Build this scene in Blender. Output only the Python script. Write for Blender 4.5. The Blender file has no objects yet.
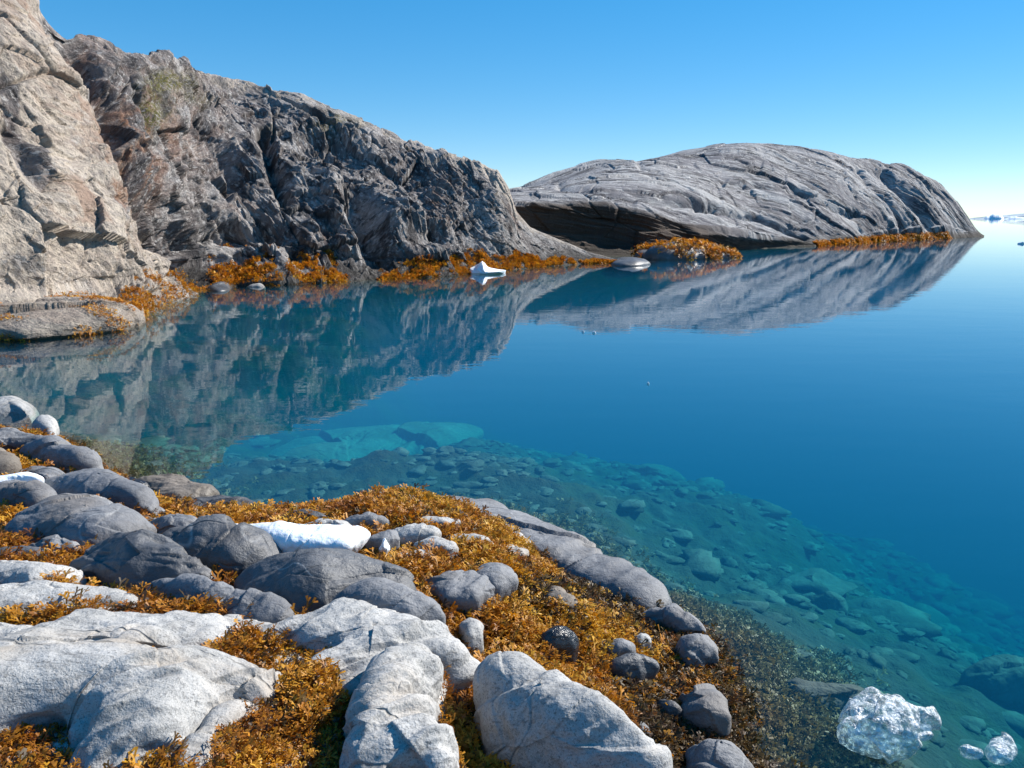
import bpy, math, random
import numpy as np
from mathutils import Vector
from mathutils.bvhtree import BVHTree

random.seed(7); RNG = np.random.default_rng(7)
SC = bpy.context.scene
COL = SC.collection
# ------------------------------------------------------------------ camera model
F, CX, CY, H = 770.0, 512.0, 384.0, 2.3
PITCH = math.atan(165.5 / F)
FW = np.array([0, math.cos(PITCH), -math.sin(PITCH)])
UP = np.array([0, math.sin(PITCH), math.cos(PITCH)])
RT = np.array([1.0, 0, 0])

def ray(px, py):
    px = np.asarray(px, float)[..., None]; py = np.asarray(py, float)[..., None]
    return FW + RT * (px - CX) / F + UP * (CY - py) / F

def on_z(px, py, z=0.0):
    d = ray(px, py)
    t = (np.asarray(z, float) - H) / d[..., 2]
    return np.array([0, 0, H]) + d * t[..., None]

def at_dist(px, py, dist):          # point on the pixel's ray at a horizontal distance
    d = ray(px, py)
    t = np.asarray(dist, float) / np.hypot(d[..., 0], d[..., 1])
    return np.array([0, 0, H]) + d * t[..., None]

# ------------------------------------------------------------------ noise
def _hash(ix, iy, iz, seed):
    h = (ix.astype(np.int64) * 374761393 + iy.astype(np.int64) * 668265263 + iz.astype(np.int64) * 2147483647 + seed * 974634777) & 0xFFFFFFFF
    h = ((h ^ (h >> 13)) * 1274126177) & 0xFFFFFFFF
    h = ((h ^ (h >> 16)) * 2246822519) & 0xFFFFFFFF
    return h ^ (h >> 15)

_G = RNG.normal(size=(256, 3)); _G /= np.linalg.norm(_G, axis=1, keepdims=True)

def perlin(P, seed=0):
    P = np.asarray(P, float)
    i = np.floor(P).astype(np.int64); f = P - i
    u = f * f * f * (f * (f * 6 - 15) + 10)
    out = np.zeros(len(P))
    for dx in (0, 1):
        wx = u[:, 0] if dx else 1 - u[:, 0]
        for dy in (0, 1):
            wy = u[:, 1] if dy else 1 - u[:, 1]
            for dz in (0, 1):
                wz = u[:, 2] if dz else 1 - u[:, 2]
                g = _G[_hash(i[:, 0] + dx, i[:, 1] + dy, i[:, 2] + dz, seed) & 255]
                out += wx * wy * wz * (g[:, 0] * (f[:, 0] - dx) + g[:, 1] * (f[:, 1] - dy) + g[:, 2] * (f[:, 2] - dz))
    return out * 1.5

def fbm(P, octs=4, seed=0, gain=.5, lac=2.03):
    a, s, q = 1.0, 0.0, np.asarray(P, float)
    for o in range(octs):
        s = s + a * perlin(q, seed + o * 17); q = q * lac + 3.7; a *= gain
    return s

def ridged(P, octs=4, seed=0, gain=.5):
    a, s, q = 1.0, 0.0, np.asarray(P, float)
    for o in range(octs):
        s = s + a * (1 - 2 * np.abs(perlin(q, seed + o * 31))); q = q * 2.07 + 1.3; a *= gain
    return s

def facets(P2, seed=0, tilt=.6):    # broken planes: every cell has its own height and tilt; returns height, edge distance, cell id value
    i = np.floor(P2).astype(np.int64)
    best = np.full(len(P2), 1e9); second = np.full(len(P2), 1e9)
    val = np.zeros(len(P2)); idv = np.zeros(len(P2))
    z0 = np.zeros(len(P2), np.int64)
    for dx in (-1, 0, 1):
        for dy in (-1, 0, 1):
            ix, iy = i[:, 0] + dx, i[:, 1] + dy
            h1 = _hash(ix, iy, z0, seed) / 4294967296.0
            h2 = _hash(ix, iy, z0, seed + 1) / 4294967296.0
            h3 = _hash(ix, iy, z0, seed + 2) / 4294967296.0
            h4 = _hash(ix, iy, z0, seed + 3) / 4294967296.0
            h5 = _hash(ix, iy, z0, seed + 4) / 4294967296.0
            ex = P2[:, 0] - (ix + h1); ey = P2[:, 1] - (iy + h2)
            d = ex * ex + ey * ey
            v = (h3 - .5) + tilt * ((h4 - .5) * 2 * ex + (h5 - .5) * 2 * ey)
            m = d < best
            second = np.where(m, best, np.minimum(second, d))
            best = np.where(m, d, best); val = np.where(m, v, val); idv = np.where(m, h3, idv)
    return val, np.sqrt(second) - np.sqrt(best), idv

def saw(x, drop=.13):                                     # ledges: slow rise, sudden drop
    f = x - np.floor(x); return np.where(f < 1 - drop, f / (1 - drop), (1 - f) / drop) - .5

def smooth(a, b, x):
    t = np.clip((x - a) / (b - a), 0, 1); return t * t * (3 - 2 * t)

# ------------------------------------------------------------------ mesh helpers
def mesh_obj(name, V, faces_flat, counts, mat, smooth_shade=True, cols=None, parent=None, loc=None):
    V = np.asarray(V, np.float32)
    me = bpy.data.meshes.new(name)
    me.vertices.add(len(V)); 
    if loc is not None: V = V - np.asarray(loc, np.float32)
    me.vertices.foreach_set("co", V.ravel())
    faces_flat = np.asarray(faces_flat, np.int32); counts = np.asarray(counts, np.int32)
    me.loops.add(len(faces_flat)); me.loops.foreach_set("vertex_index", faces_flat)
    me.polygons.add(len(counts))
    me.polygons.foreach_set("loop_start", np.concatenate([[0], np.cumsum(counts)[:-1]]).astype(np.int32))
    me.update(calc_edges=True)
    me.polygons.foreach_set("use_smooth", np.full(len(counts), bool(smooth_shade)))
    if cols is not None:
        for nm, c in cols.items():
            at = me.attributes.new(nm, 'FLOAT_COLOR', 'POINT')
            c = np.asarray(c, np.float32)
            at.data.foreach_set("color", np.concatenate([c, np.ones((len(c), 1), np.float32)], 1).ravel())
    me.materials.append(mat)
    o = bpy.data.objects.new(name, me); COL.objects.link(o)
    if loc is not None: o.location = loc
    if parent is not None: o.parent = parent
    return o

def grid_faces(nr, nc, wrap=False):
    r = np.arange(nr - 1)[:, None]; c = np.arange(nc if wrap else nc - 1)[None, :]
    c2 = (c + 1) % nc
    q = np.stack([r * nc + c, r * nc + c2, (r + 1) * nc + c2, (r + 1) * nc + c], -1).reshape(-1, 4)
    return q

def tag(o, label=None, cat=None, group=None, kind=None):
    if label: o['label'] = label
    if cat: o['category'] = cat
    if group: o['group'] = group
    if kind: o['kind'] = kind
    return o

def grid_normals(P):
    du = np.gradient(P, axis=1); dv = np.gradient(P, axis=0)
    n = np.cross(du, dv); n /= np.linalg.norm(n, axis=-1, keepdims=True) + 1e-9
    return n

# ------------------------------------------------------------------ material helpers
class NT:
    def __init__(s, name):
        s.m = bpy.data.materials.new(name); s.m.use_nodes = True
        s.t = s.m.node_tree; s.t.nodes.clear()
        s.out = s.t.nodes.new('ShaderNodeOutputMaterial')
    def n(s, typ, **kw):
        x = s.t.nodes.new('ShaderNode' + typ)
        for k, v in kw.items():
            if hasattr(x, k) and k not in x.inputs: setattr(x, k, v)
            else: s.set(x.inputs[k], v)
        return x
    def set(s, inp, v):
        if isinstance(v, bpy.types.NodeSocket): s.t.links.new(v, inp)
        elif isinstance(v, (tuple, list)) and len(v) == 3 and inp.type == 'RGBA': inp.default_value = (*v, 1)
        else: inp.default_value = v
    def noise(s, vec, scale, detail=5, rough=.6, dist=0.0):
        x = s.n('TexNoise'); s.set(x.inputs['Vector'], vec); x.inputs['Scale'].default_value = scale
        x.inputs['Detail'].default_value = detail; x.inputs['Roughness'].default_value = rough; x.inputs['Distortion'].default_value = dist
        return x.outputs['Fac']
    def ramp(s, fac, a, b, lo=0.0, hi=1.0):
        x = s.n('MapRange'); x.interpolation_type = 'SMOOTHSTEP'
        s.set(x.inputs['Value'], fac); 
        for k, v in zip(('From Min', 'From Max', 'To Min', 'To Max'), (a, b, lo, hi)): x.inputs[k].default_value = v
        return x.outputs['Result']
    def mix(s, fac, a, b, typ='MIX'):
        x = s.n('Mix'); x.data_type = 'RGBA'; x.blend_type = typ
        s.set(x.inputs[0], fac); s.set(x.inputs[6], a); s.set(x.inputs[7], b)
        return x.outputs[2]
    def math(s, op, a, b=0.0, c=0.0):
        x = s.n('Math'); x.operation = op
        s.set(x.inputs[0], a); s.set(x.inputs[1], b); s.set(x.inputs[2], c)
        return x.outputs[0]
    def mapping(s, vec, scale=(1, 1, 1), rot=(0, 0, 0), loc=(0, 0, 0)):
        x = s.n('Mapping'); s.set(x.inputs['Vector'], vec)
        x.inputs['Scale'].default_value = scale; x.inputs['Rotation'].default_value = rot; x.inputs['Location'].default_value = loc
        return x.outputs[0]
    def bump(s, h, strength, dist, normal=None):
        x = s.n('Bump'); s.set(x.inputs['Height'], h); x.inputs['Strength'].default_value = strength
        x.inputs['Distance'].default_value = dist
        if normal: s.set(x.inputs['Normal'], normal)
        return x.outputs[0]
    def principled(s, **kw):
        x = s.n('BsdfPrincipled')
        for k, v in kw.items(): s.set(x.inputs[k.replace('_', ' ')], v)
        s.t.links.new(x.outputs[0], s.out.inputs['Surface'])
        return x

def world_pos(t): return t.n('NewGeometry').outputs['Position']
def sepz(t, vec):
    x = t.n('SeparateXYZ'); t.set(x.inputs[0], vec); return x.outputs['Z']

def shore_rock_material(name, light, mid, dark, speckle, grain=1.0, rough=.75, spec=.3, wetline=.1, vein=False):
    t = NT(name); P = world_pos(t)
    big = t.noise(P, 2.3, 5, .6)
    med = t.noise(t.mapping(P, (1, 2.6, 2.0), (0, .3, .9)), 9, 6, .65, .6)
    gr = t.noise(P, 130 * grain, 3, .6)
    gr2 = t.noise(P, 320 * grain, 2, .5)
    c = t.mix(t.ramp(big, .35, .65), mid, light)
    c = t.mix(t.ramp(med, .48, .78, 0, .65), c, dark)
    c = t.mix(t.ramp(gr, .52, .66, 0, speckle), c, dark)
    c = t.mix(t.ramp(gr2, .55, .7, 0, speckle * .8), c, tuple(min(.75, v * 1.35) for v in light))
    # thin cracks and pale veins, each a line that wanders and dies out
    def lines(vec, scale, width, g0, g1):
        n_ = t.noise(vec, scale, 2.2, .5)
        l_ = t.ramp(t.math('ABSOLUTE', t.math('SUBTRACT', n_, .5)), 0, width, 1, 0)
        return t.math('MULTIPLY', l_, t.ramp(t.noise(P, scale * .9, 2), g0, g1))
    crack = lines(t.mapping(P, (.28, 2.3, 1.4), (0, .2, -.64)), 1.25, .010, .47, .60)
    if vein: c = t.mix(t.math('MULTIPLY', lines(t.mapping(P, (1.2, .8, 1), (.3, 0, 1.1), (9, 2, 4)), 1.3, .006, .50, .56), .6), c, (.34, .34, .34))
    c = t.mix(t.ramp(t.noise(t.mapping(P, (1, 9, 7), (0, .25, .9)), 6, 5, .7, .2), .52, .70, 0, .6), c, tuple(v * .6 for v in dark))
    c = t.mix(t.ramp(t.noise(P, 1.1, 4, .6, .5), .50, .66, 0, .7), c, tuple(a_ * b_ for a_, b_ in zip(mid, (1.0, .86, .72))))
    c = t.mix(t.math('MULTIPLY', crack, .5), c, tuple(v * .35 for v in dark))
    # damp band near the water
    z = sepz(t, P)
    wet = t.ramp(t.math('ADD', z, t.math('MULTIPLY', t.math('SUBTRACT', big, .5), .2)), wetline - .08, wetline + .05, 1, 0)
    c = t.mix(t.math('MULTIPLY', wet, .55), c, t.mix(.5, c, (.02, .02, .018)))
    hgt = t.math('ADD', t.math('MULTIPLY', gr, .35), t.math('ADD', t.math('MULTIPLY', med, .7), t.math('MULTIPLY', t.noise(P, 42, 4, .6), .6)))
    hgt = hgt
    hgt = t.math('SUBTRACT', hgt, t.math('MULTIPLY', crack, .9))
    t.principled(Base_Color=c, Roughness=t.ramp(wet, 0, 1, rough, .35), Specular_IOR_Level=spec, Normal=t.bump(hgt, .75, .012))
    return t.m

M = {}
M['pale'] = shore_rock_material('pale_granite', (.44, .432, .42), (.32, .315, .305), (.135, .133, .13), .75)
M['grey'] = shore_rock_material('grey_gneiss', (.22, .222, .232), (.145, .148, .158), (.075, .077, .083), .4, rough=.66, spec=.4, vein=True)
M['dark'] = shore_rock_material('dark_smooth_rock', (.118, .12, .127), (.07, .072, .079), (.04, .041, .045), .35, rough=.5, spec=.5, vein=True)
M['wet'] = shore_rock_material('wet_black_rock', (.018, .018, .022), (.014, .014, .017), (.008, .008, .01), .2, rough=.22, spec=.6)
M['brown'] = shore_rock_material('brownish_rock', (.22, .187, .157), (.165, .143, .12), (.08, .067, .057), .4)

def cliff_material(name, fresh, third=(.105, .095, .022), soft=(.4, .56), streak=.72):
    t = NT(name); P = world_pos(t)
    at = t.n('Attribute'); at.attribute_name = 'paint'
    sp = t.n('SeparateColor'); t.set(sp.inputs[0], at.outputs['Color'])
    pale, rust, moss_or_shade = sp.outputs[0], sp.outputs[1], sp.outputs[2]  # third channel: moss on the cliff, painted undercut shade on the island
    at2 = t.n('Attribute'); at2.attribute_name = 'strata'
    S = at2.outputs['Vector']
    big = t.noise(S, .45, 5, .6); med = t.noise(S, 1.7, 7, .68, .3); fine = t.noise(S, 7.5, 6, .7, .15)
    tiny = t.noise(P, 9, 6, .7)
    c = t.mix(t.ramp(big, .40, .60), fresh[0], fresh[1])
    c = t.mix(t.ramp(med, .47, .60, 0, .85), c, fresh[2])
    c = t.mix(t.ramp(fine, .51, .63, 0, .7), c, fresh[3])
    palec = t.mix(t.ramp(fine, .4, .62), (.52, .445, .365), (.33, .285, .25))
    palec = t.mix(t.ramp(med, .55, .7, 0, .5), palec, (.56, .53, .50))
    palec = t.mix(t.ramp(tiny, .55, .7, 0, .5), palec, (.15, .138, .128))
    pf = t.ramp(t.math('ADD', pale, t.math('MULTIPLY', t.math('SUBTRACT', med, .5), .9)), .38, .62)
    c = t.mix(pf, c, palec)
    rf = t.math('MULTIPLY', rust, t.ramp(t.noise(S, 1.1, 6, .65, .5), .42, .62))
    c = t.mix(t.math('MULTIPLY', rf, .9), c, t.mix(t.ramp(fine, .4, .6), (.21, .10, .065), (.30, .17, .10)))
    c = t.mix(t.ramp(tiny, .54, .70, 0, .75), c, (.028, .028, .031))
    mf = t.math('MULTIPLY', moss_or_shade, t.ramp(tiny, *soft))
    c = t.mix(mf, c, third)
    strk = t.ramp(t.noise(t.mapping(P, (1, 1, .12), (0, .25, 0)), 1.1, 5, .62), .50, .64)  # black water streaks, also painted in place of deep shadows on the face
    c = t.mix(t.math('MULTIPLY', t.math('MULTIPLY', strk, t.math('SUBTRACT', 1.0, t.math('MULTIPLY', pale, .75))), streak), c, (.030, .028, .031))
    z = sepz(t, P)
    zz = t.math('ADD', z, t.math('MULTIPLY', t.math('SUBTRACT', big, .5), 1.1))
    wet = t.ramp(zz, .3, .95, 1, 0)
    c = t.mix(t.math('MULTIPLY', t.math('MULTIPLY', wet, t.math('SUBTRACT', 1.0, t.math('MULTIPLY', pale, .8))), .7), c, (.025, .022, .018))
    algae = t.ramp(z, -.1, .12, 1, 0)
    c = t.mix(t.math('MULTIPLY', algae, .85), c, (.022, .026, .014))
    hgt = t.math('ADD', t.math('MULTIPLY', fine, .5), t.math('ADD', t.math('MULTIPLY', med, 1.0), t.math('MULTIPLY', tiny, .55)))
    t.principled(Base_Color=c, Roughness=.82, Specular_IOR_Level=.25, Normal=t.bump(hgt, .9, .22))
    return t.m

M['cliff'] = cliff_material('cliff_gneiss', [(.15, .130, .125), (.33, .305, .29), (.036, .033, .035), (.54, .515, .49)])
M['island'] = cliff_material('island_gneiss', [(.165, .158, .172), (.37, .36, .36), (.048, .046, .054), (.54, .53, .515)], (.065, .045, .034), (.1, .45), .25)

def weed_material():
    t = NT('seaweed_fronds')
    at = t.n('Attribute'); at.attribute_name = 'tint'
    P = world_pos(t)
    n = t.noise(P, 55, 3, .6)
    c = t.mix(t.ramp(n, .4, .65, 0, .55), at.outputs['Color'], t.mix(1.0, at.outputs['Color'], (.35, .28, .25), 'MULTIPLY'))
    d = t.n('BsdfPrincipled'); t.set(d.inputs['Base Color'], c); d.inputs['Roughness'].default_value = .5; d.inputs['Specular IOR Level'].default_value = .35
    tr = t.n('BsdfTranslucent'); t.set(tr.inputs['Color'], t.mix(1.0, c, (1.0, .8, .5), 'MULTIPLY'))
    mx = t.n('MixShader'); mx.inputs[0].default_value = .36
    t.t.links.new(d.outputs[0], mx.inputs[1]); t.t.links.new(tr.outputs[0], mx.inputs[2])
    t.t.links.new(mx.outputs[0], t.out.inputs['Surface'])
    return t.m
M['weed'] = weed_material()

def ground_material():
    t = NT('shore_and_seabed'); P = world_pos(t)
    z = sepz(t, P)
    n1 = t.noise(P, 1.2, 5, .6); n2 = t.noise(P, 7, 6, .65); n3 = t.noise(P, 30, 5, .65)
    vo = t.n('TexVoronoi'); t.set(vo.inputs['Vector'], P); vo.inputs['Scale'].default_value = 3.2; vo.inputs['Detail'].default_value = 2
    stone = t.mix(t.ramp(n2, .35, .65), (.085, .087, .072), (.15, .15, .128))
    stone = t.mix(t.ramp(vo.outputs['Distance'], .25, .62, 0, .8), stone, (.035, .036, .029))
    stone = t.mix(t.ramp(n3, .5, .68, 0, .6), stone, (.05, .05, .04))
    stone = t.mix(t.ramp(n1, .46, .62, 0, .8), stone, (.05, .055, .026))
    aa = t.n('Attribute'); aa.attribute_name = 'algae'
    stone = t.mix(t.math('MULTIPLY', aa.outputs['Fac'], t.ramp(n2, .3, .5, .75, 1)), stone, t.mix(t.ramp(n1, .4, .6), (.010, .020, .008), (.035, .045, .016)))
    mud = t.mix(t.ramp(n3, .4, .65), (.020, .012, .006), (.055, .032, .012))
    f = t.ramp(t.math('ADD', z, t.math('MULTIPLY', t.math('SUBTRACT', n2, .5), .35)), -.42, -.18)
    c = t.mix(f, stone, mud)
    hgt = t.math('ADD', t.math('MULTIPLY', n2, 1.0), t.math('MULTIPLY', n3, .5))
    t.principled(Base_Color=c, Roughness=.85, Specular_IOR_Level=.2, Normal=t.bump(hgt, .8, .06))
    return t.m
M['ground'] = ground_material()

def stone_material():
    t = NT('submerged_stone'); P = world_pos(t)
    n2 = t.noise(P, 3.0, 5, .6); n3 = t.noise(P, 22, 5, .65)
    c = t.mix(t.ramp(n2, .35, .65), (.06, .061, .050), (.125, .125, .108))
    c = t.mix(t.ramp(n3, .5, .68, 0, .6), c, (.06, .058, .047))
    t.principled(Base_Color=c, Roughness=.85, Specular_IOR_Level=.2, Normal=t.bump(n3, .7, .02))
    return t.m
M['stone'] = stone_material()

def snow_material():
    t = NT('white_ice'); P = world_pos(t)
    n = t.noise(P, 25, 5, .6)
    c = t.mix(t.ramp(n, .35, .7), (.90, .92, .94), (.70, .77, .83))
    t.principled(Base_Color=c, Roughness=.45, Specular_IOR_Level=.4, Subsurface_Weight=.25, Subsurface_Radius=(.02, .03, .04), Normal=t.bump(n, .4, .02))
    return t.m
M['snow'] = snow_material()

def ice_material():
    t = NT('clear_glacier_ice'); P = world_pos(t)
    n = t.noise(P, 30, 5, .6); n2 = t.noise(P, 14, 4, .6)
    b = t.bump(t.math('ADD', t.math('ADD', n, t.math('MULTIPLY', t.noise(P, 75, 3, .6), .4)), t.math('MULTIPLY', n2, 1.4)), .75, .03)
    g = t.n('BsdfPrincipled'); g.inputs['Base Color'].default_value = (.93, .96, .98, 1); g.inputs['Roughness'].default_value = .2
    g.inputs['Specular IOR Level'].default_value = .8; t.set(g.inputs['Normal'], b)
    tr = t.n('BsdfTransparent'); tr.inputs['Color'].default_value = (.80, .88, .90, 1)
    mx = t.n('MixShader'); t.set(mx.inputs[0], t.ramp(t.noise(P, 26, 5, .7), .40, .62, .12, .8))
    t.t.links.new(tr.outputs[0], mx.inputs[1]); t.t.links.new(g.outputs[0], mx.inputs[2])
    t.t.links.new(mx.outputs[0], t.out.inputs['Surface'])
    return t.m
M['ice'] = ice_material()

def water_material():
    t = NT('clear_sea_water'); P = world_pos(t)
    r1 = t.noise(t.mapping(P, (.35, 1.0, 1), (0, 0, .25)), 1.6, 3, .55)
    r2 = t.noise(t.mapping(P, (.6, 1.0, 1), (0, 0, -.3)), 7.0, 2, .5)
    r3 = t.noise(P, .12, 3, .5)
    hgt = t.math('ADD', t.math('MULTIPLY', r1, .008), t.math('ADD', t.math('MULTIPLY', r2, .0012), t.math('MULTIPLY', r3, .022)))
    nrm = t.bump(hgt, 1.0, .30)
    fr = t.n('Fresnel'); t.set(fr.inputs['Normal'], nrm)
    t.set(fr.inputs['IOR'], t.math('ADD', 1.333, t.math('MULTIPLY', t.n('NewGeometry').outputs['Backfacing'], .75 - 1.333)))   # the same sheet seen from either side
    tr = t.n('BsdfTransparent'); tr.inputs['Color'].default_value = (1, 1, 1, 1)
    gl = t.n('BsdfGlossy'); gl.inputs['Roughness'].default_value = .005; gl.inputs['Color'].default_value = (1, 1, 1, 1); t.set(gl.inputs['Normal'], nrm)
    mx = t.n('MixShader'); t.set(mx.inputs[0], fr.outputs[0])
    t.t.links.new(tr.outputs[0], mx.inputs[1]); t.t.links.new(gl.outputs[0], mx.inputs[2])
    t.t.links.new(mx.outputs[0], t.out.inputs['Surface'])
    DA, DS = .92, .090
    ab = t.n('VolumeAbsorption'); ab.inputs['Density'].default_value = DA; ab.inputs['Color'].default_value = (.04, .85, .87, 1)
    sc = t.n('VolumeScatter'); sc.inputs['Density'].default_value = DS; sc.inputs['Color'].default_value = (.012, .40, .82, 1); sc.inputs['Anisotropy'].default_value = 0.0
    ad = t.n('AddShader'); t.t.links.new(ab.outputs[0], ad.inputs[0]); t.t.links.new(sc.outputs[0], ad.inputs[1])
    t.t.links.new(ad.outputs[0], t.out.inputs['Volume'])
    return t.m
M['water'] = water_material()

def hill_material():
    t = NT('far_hazed_hills'); P = world_pos(t)
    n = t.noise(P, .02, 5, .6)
    c = t.mix(t.ramp(n, .42, .58), (.07, .12, .17), (.34, .42, .48))  # blue-grey of the distant haze painted into the hill colour
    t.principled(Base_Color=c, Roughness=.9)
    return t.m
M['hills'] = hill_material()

# ------------------------------------------------------------------ ground: shore, seabed, all the way out
SHORE_PX = [(-120, 418), (0, 424), (62, 442), (105, 472), (150, 500), (215, 515), (300, 517), (360, 507), (420, 504), (470, 511), (512, 530),
            (545, 560), (565, 588), (605, 600), (652, 606), (700, 634), (724, 660), (738, 700), (742, 735), (790, 800)]
SHORE = on_z([p[0] for p in SHORE_PX], [p[1] for p in SHORE_PX])[:, :2]
SHORE = np.vstack([[-60, 10.0], [-14, 9.2], SHORE, [1.6, 1.2], [4, -8], [8, -60]])
LAND = np.vstack([SHORE, [-60, -60]])

def seg_dist(P, poly):
    best = np.full(len(P), 1e9)
    for a, b in zip(poly[:-1], poly[1:]):
        ab = b - a; t = np.clip(((P - a) @ ab) / (ab @ ab), 0, 1)
        d = np.hypot(*(P - a - t[:, None] * ab).T); best = np.minimum(best, d)
    return best

def inside(P, poly):
    c = np.zeros(len(P), bool); x, y = P[:, 0], P[:, 1]
    for a, b in zip(poly, np.roll(poly, -1, 0)):
        m = (a[1] > y) != (b[1] > y)
        with np.errstate(divide='ignore', invalid='ignore'):
            c ^= m & (x < (b[0] - a[0]) * (y - a[1]) / (b[1] - a[1] + 1e-12) + a[0])
    return c

def shore_dist(P):
    d = seg_dist(P, SHORE); return np.where(inside(P, LAND), d, -d)

COVE = on_z(*zip(*[(-900, 420), (-300, 376), (-60, 350), (60, 335), (145, 315), (205, 291), (280, 285), (400, 279), (500, 271), (580, 264)]))[:, :2]
def cove(P): return 1 - smooth(4.5, 9.5, seg_dist(P, COVE))
mound_c = on_z(440, 575, .25)[:2]
def ground_z(P, detail=True):
    P = np.asarray(P, float); d = shore_dist(P)
    P3 = np.column_stack([P, np.zeros(len(P))])
    land = .72 * (1 - np.exp(-np.maximum(d, 0) / 1.5)) + .02 * np.maximum(d - 2, 0)
    right = smooth(.0, .9, P[:, 0])                       # the weedy right flank lies low
    land = land * (1 - .55 * right)
    land += .20 * np.exp(-(((P - mound_c) / np.array([.75, .9])) ** 2).sum(1))
    e = np.maximum(-d, 0)
    shelf = smooth(-2.2, -.6, P[:, 0]) * (1 - smooth(.2, 2.0, P[:, 0])) * smooth(5, 7, P[:, 1])
    sea = -(.42 * np.minimum(e, 1.2) + .30 * (np.minimum(e, 3.2) - np.minimum(e, 1.2)) + .42 * np.maximum(np.minimum(e, 9) - 3.2, 0) * (1 - .45 * shelf) + .22 * np.maximum(e - 9, 0))
    for (qx, qy, rx, ry, up) in ((370, 455, 1.4, 1.5, .45), (620, 402, 4.2, 2.6, .5)):
        cq_ = on_z(qx, qy)[:2]; sea = sea + up * np.exp(-(((P - cq_) / np.array([rx, ry])) ** 2).sum(1))
    ec = seg_dist(P, COVE); cv = cove(P)
    sea = np.where(cv > 0, sea + cv * (np.maximum(sea, -(.34 + .05 * ec)) - sea), sea)
    sea = np.minimum(sea, -.03 - .3 * np.minimum(e, 1)); sea = np.maximum(sea, -7.5)
    z = np.where(d > 0, land, sea)
    if detail:
        z = z + .42 * fbm(P3 * .33, 2, 66) * smooth(1.6, 4.5, -d)
        z = z + .05 * fbm(P3 * 1.9, 4, 5) * smooth(-.6, .8, d) + (.10 * fbm(P3 * .9, 4, 9) + .06 * fbm(P3 * 3.1, 3, 21)) * smooth(.3, 2.0, -d)
    return z

def hit_ground(px, py, lift=0.0):
    lo, hi = 0.3, 40.0
    d = ray([px], [py])[0]
    for t in np.linspace(.6, 14, 400):
        p = np.array([0, 0, H]) + d * t
        if p[2] < ground_z(p[None, :2], False)[0] + lift: return p
    return on_z(px, py, lift)

# polar sheet, fine near the camera and reaching the horizon
ang = np.concatenate([np.linspace(-180, -62, 40)[:-1], np.linspace(-62, 50, 620), np.linspace(50, 180, 40)[1:]])
rad = np.concatenate([np.geomspace(.25, 1.4, 18)[:-1], np.geomspace(1.4, 12, 300), np.geomspace(12, 9000, 90)[1:]])
A, R = np.meshgrid(np.radians(ang), rad)
GX, GY = (R * np.sin(A)).ravel(), (R * np.cos(A)).ravel()
GZ = ground_z(np.column_stack([GX, GY]))
gq = grid_faces(len(rad), len(ang))
gq = gq[:, ::-1]
GV = np.column_stack([GX, GY, GZ])
alg = cove(GV[:, :2]) * smooth(.1, .8, -shore_dist(GV[:, :2]))
ground = mesh_obj('seabed', GV, gq.ravel(), np.full(len(gq), 4), M['ground'], True, {'algae': np.repeat(alg[:, None], 3, 1)})
tag(ground, kind='structure')

# ------------------------------------------------------------------ water: one closed body reaching the horizon
def box_obj(name, x0, x1, y0, y1, z0, z1, mat):
    V = [(x, y, z) for z in (z0, z1) for y in (y0, y1) for x in (x0, x1)]
    Q = [0, 2, 3, 1, 4, 5, 7, 6, 0, 1, 5, 4, 2, 6, 7, 3, 0, 4, 6, 2, 1, 3, 7, 5]
    return mesh_obj(name, V, Q, [4] * 6, mat, False)
water = box_obj('water', -6000, 6000, -60, 8500, -9.5, 0, M['water'])
tag(water, kind='structure')

# ------------------------------------------------------------------ rock builder
BVH_V, BVH_F, BVH_ID = [], [], []
def add_bvh(V, Q):
    off = sum(len(v) for v in BVH_V); BVH_V.append(np.asarray(V)); BVH_F.append(np.asarray(Q) + off)

rock_n = [0]
def px_of(P):
    d = P - np.array([0, 0, H]); z = d @ FW
    return CX + F * (d @ RT) / z, CY - F * (d @ UP) / z

def whaleback(C, r, th, h, zb, nr, flat, soft, sink, conform):
    """surface of a whaleback: from the top centre out to the widest ring and back in underneath"""
    q = np.linspace(0, 1, nr); na = len(th)
    tt = q[:, None] * 1.28 * (np.pi / 2)
    facing = np.clip(np.cos(th - math.atan2(-C[1], -C[0])), 0, 1)[None]          # steep towards the open side, tailing off behind
    pw = (flat - .55 * soft) + .9 * soft * facing
    cz = np.cos(tt) * np.ones_like(pw); sn_ = np.sin(np.minimum(tt, np.pi / 2)) * np.ones_like(pw)
    PR = sn_ ** (2 / pw); PZ = np.where(cz > 0, np.abs(cz) ** (2 / pw), cz)
    under = np.maximum(tt - np.pi / 2, 0); PR = PR * (1 - .35 * (under / (.28 * np.pi / 2)) ** 1.5)
    zw = zb + h * .22                          # height of the widest ring
    TH = np.repeat(th[None], nr, 0)
    X = C[0] + PR * r[None] * np.cos(TH); Y = C[1] + PR * r[None] * np.sin(TH)
    Z = zw + np.where(PZ > 0, PZ * (zb + h - zw), PZ * (h * .22 + sink * .45) / abs(PZ[-1, 0]))
    if conform:
        gxy = np.column_stack([X.ravel(), Y.ravel()]); Z = Z + conform * (ground_z(gxy, False) - ground_z(C[None], False)[0]).reshape(Z.shape)
    return np.stack([X, Y, Z], -1), q

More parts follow.
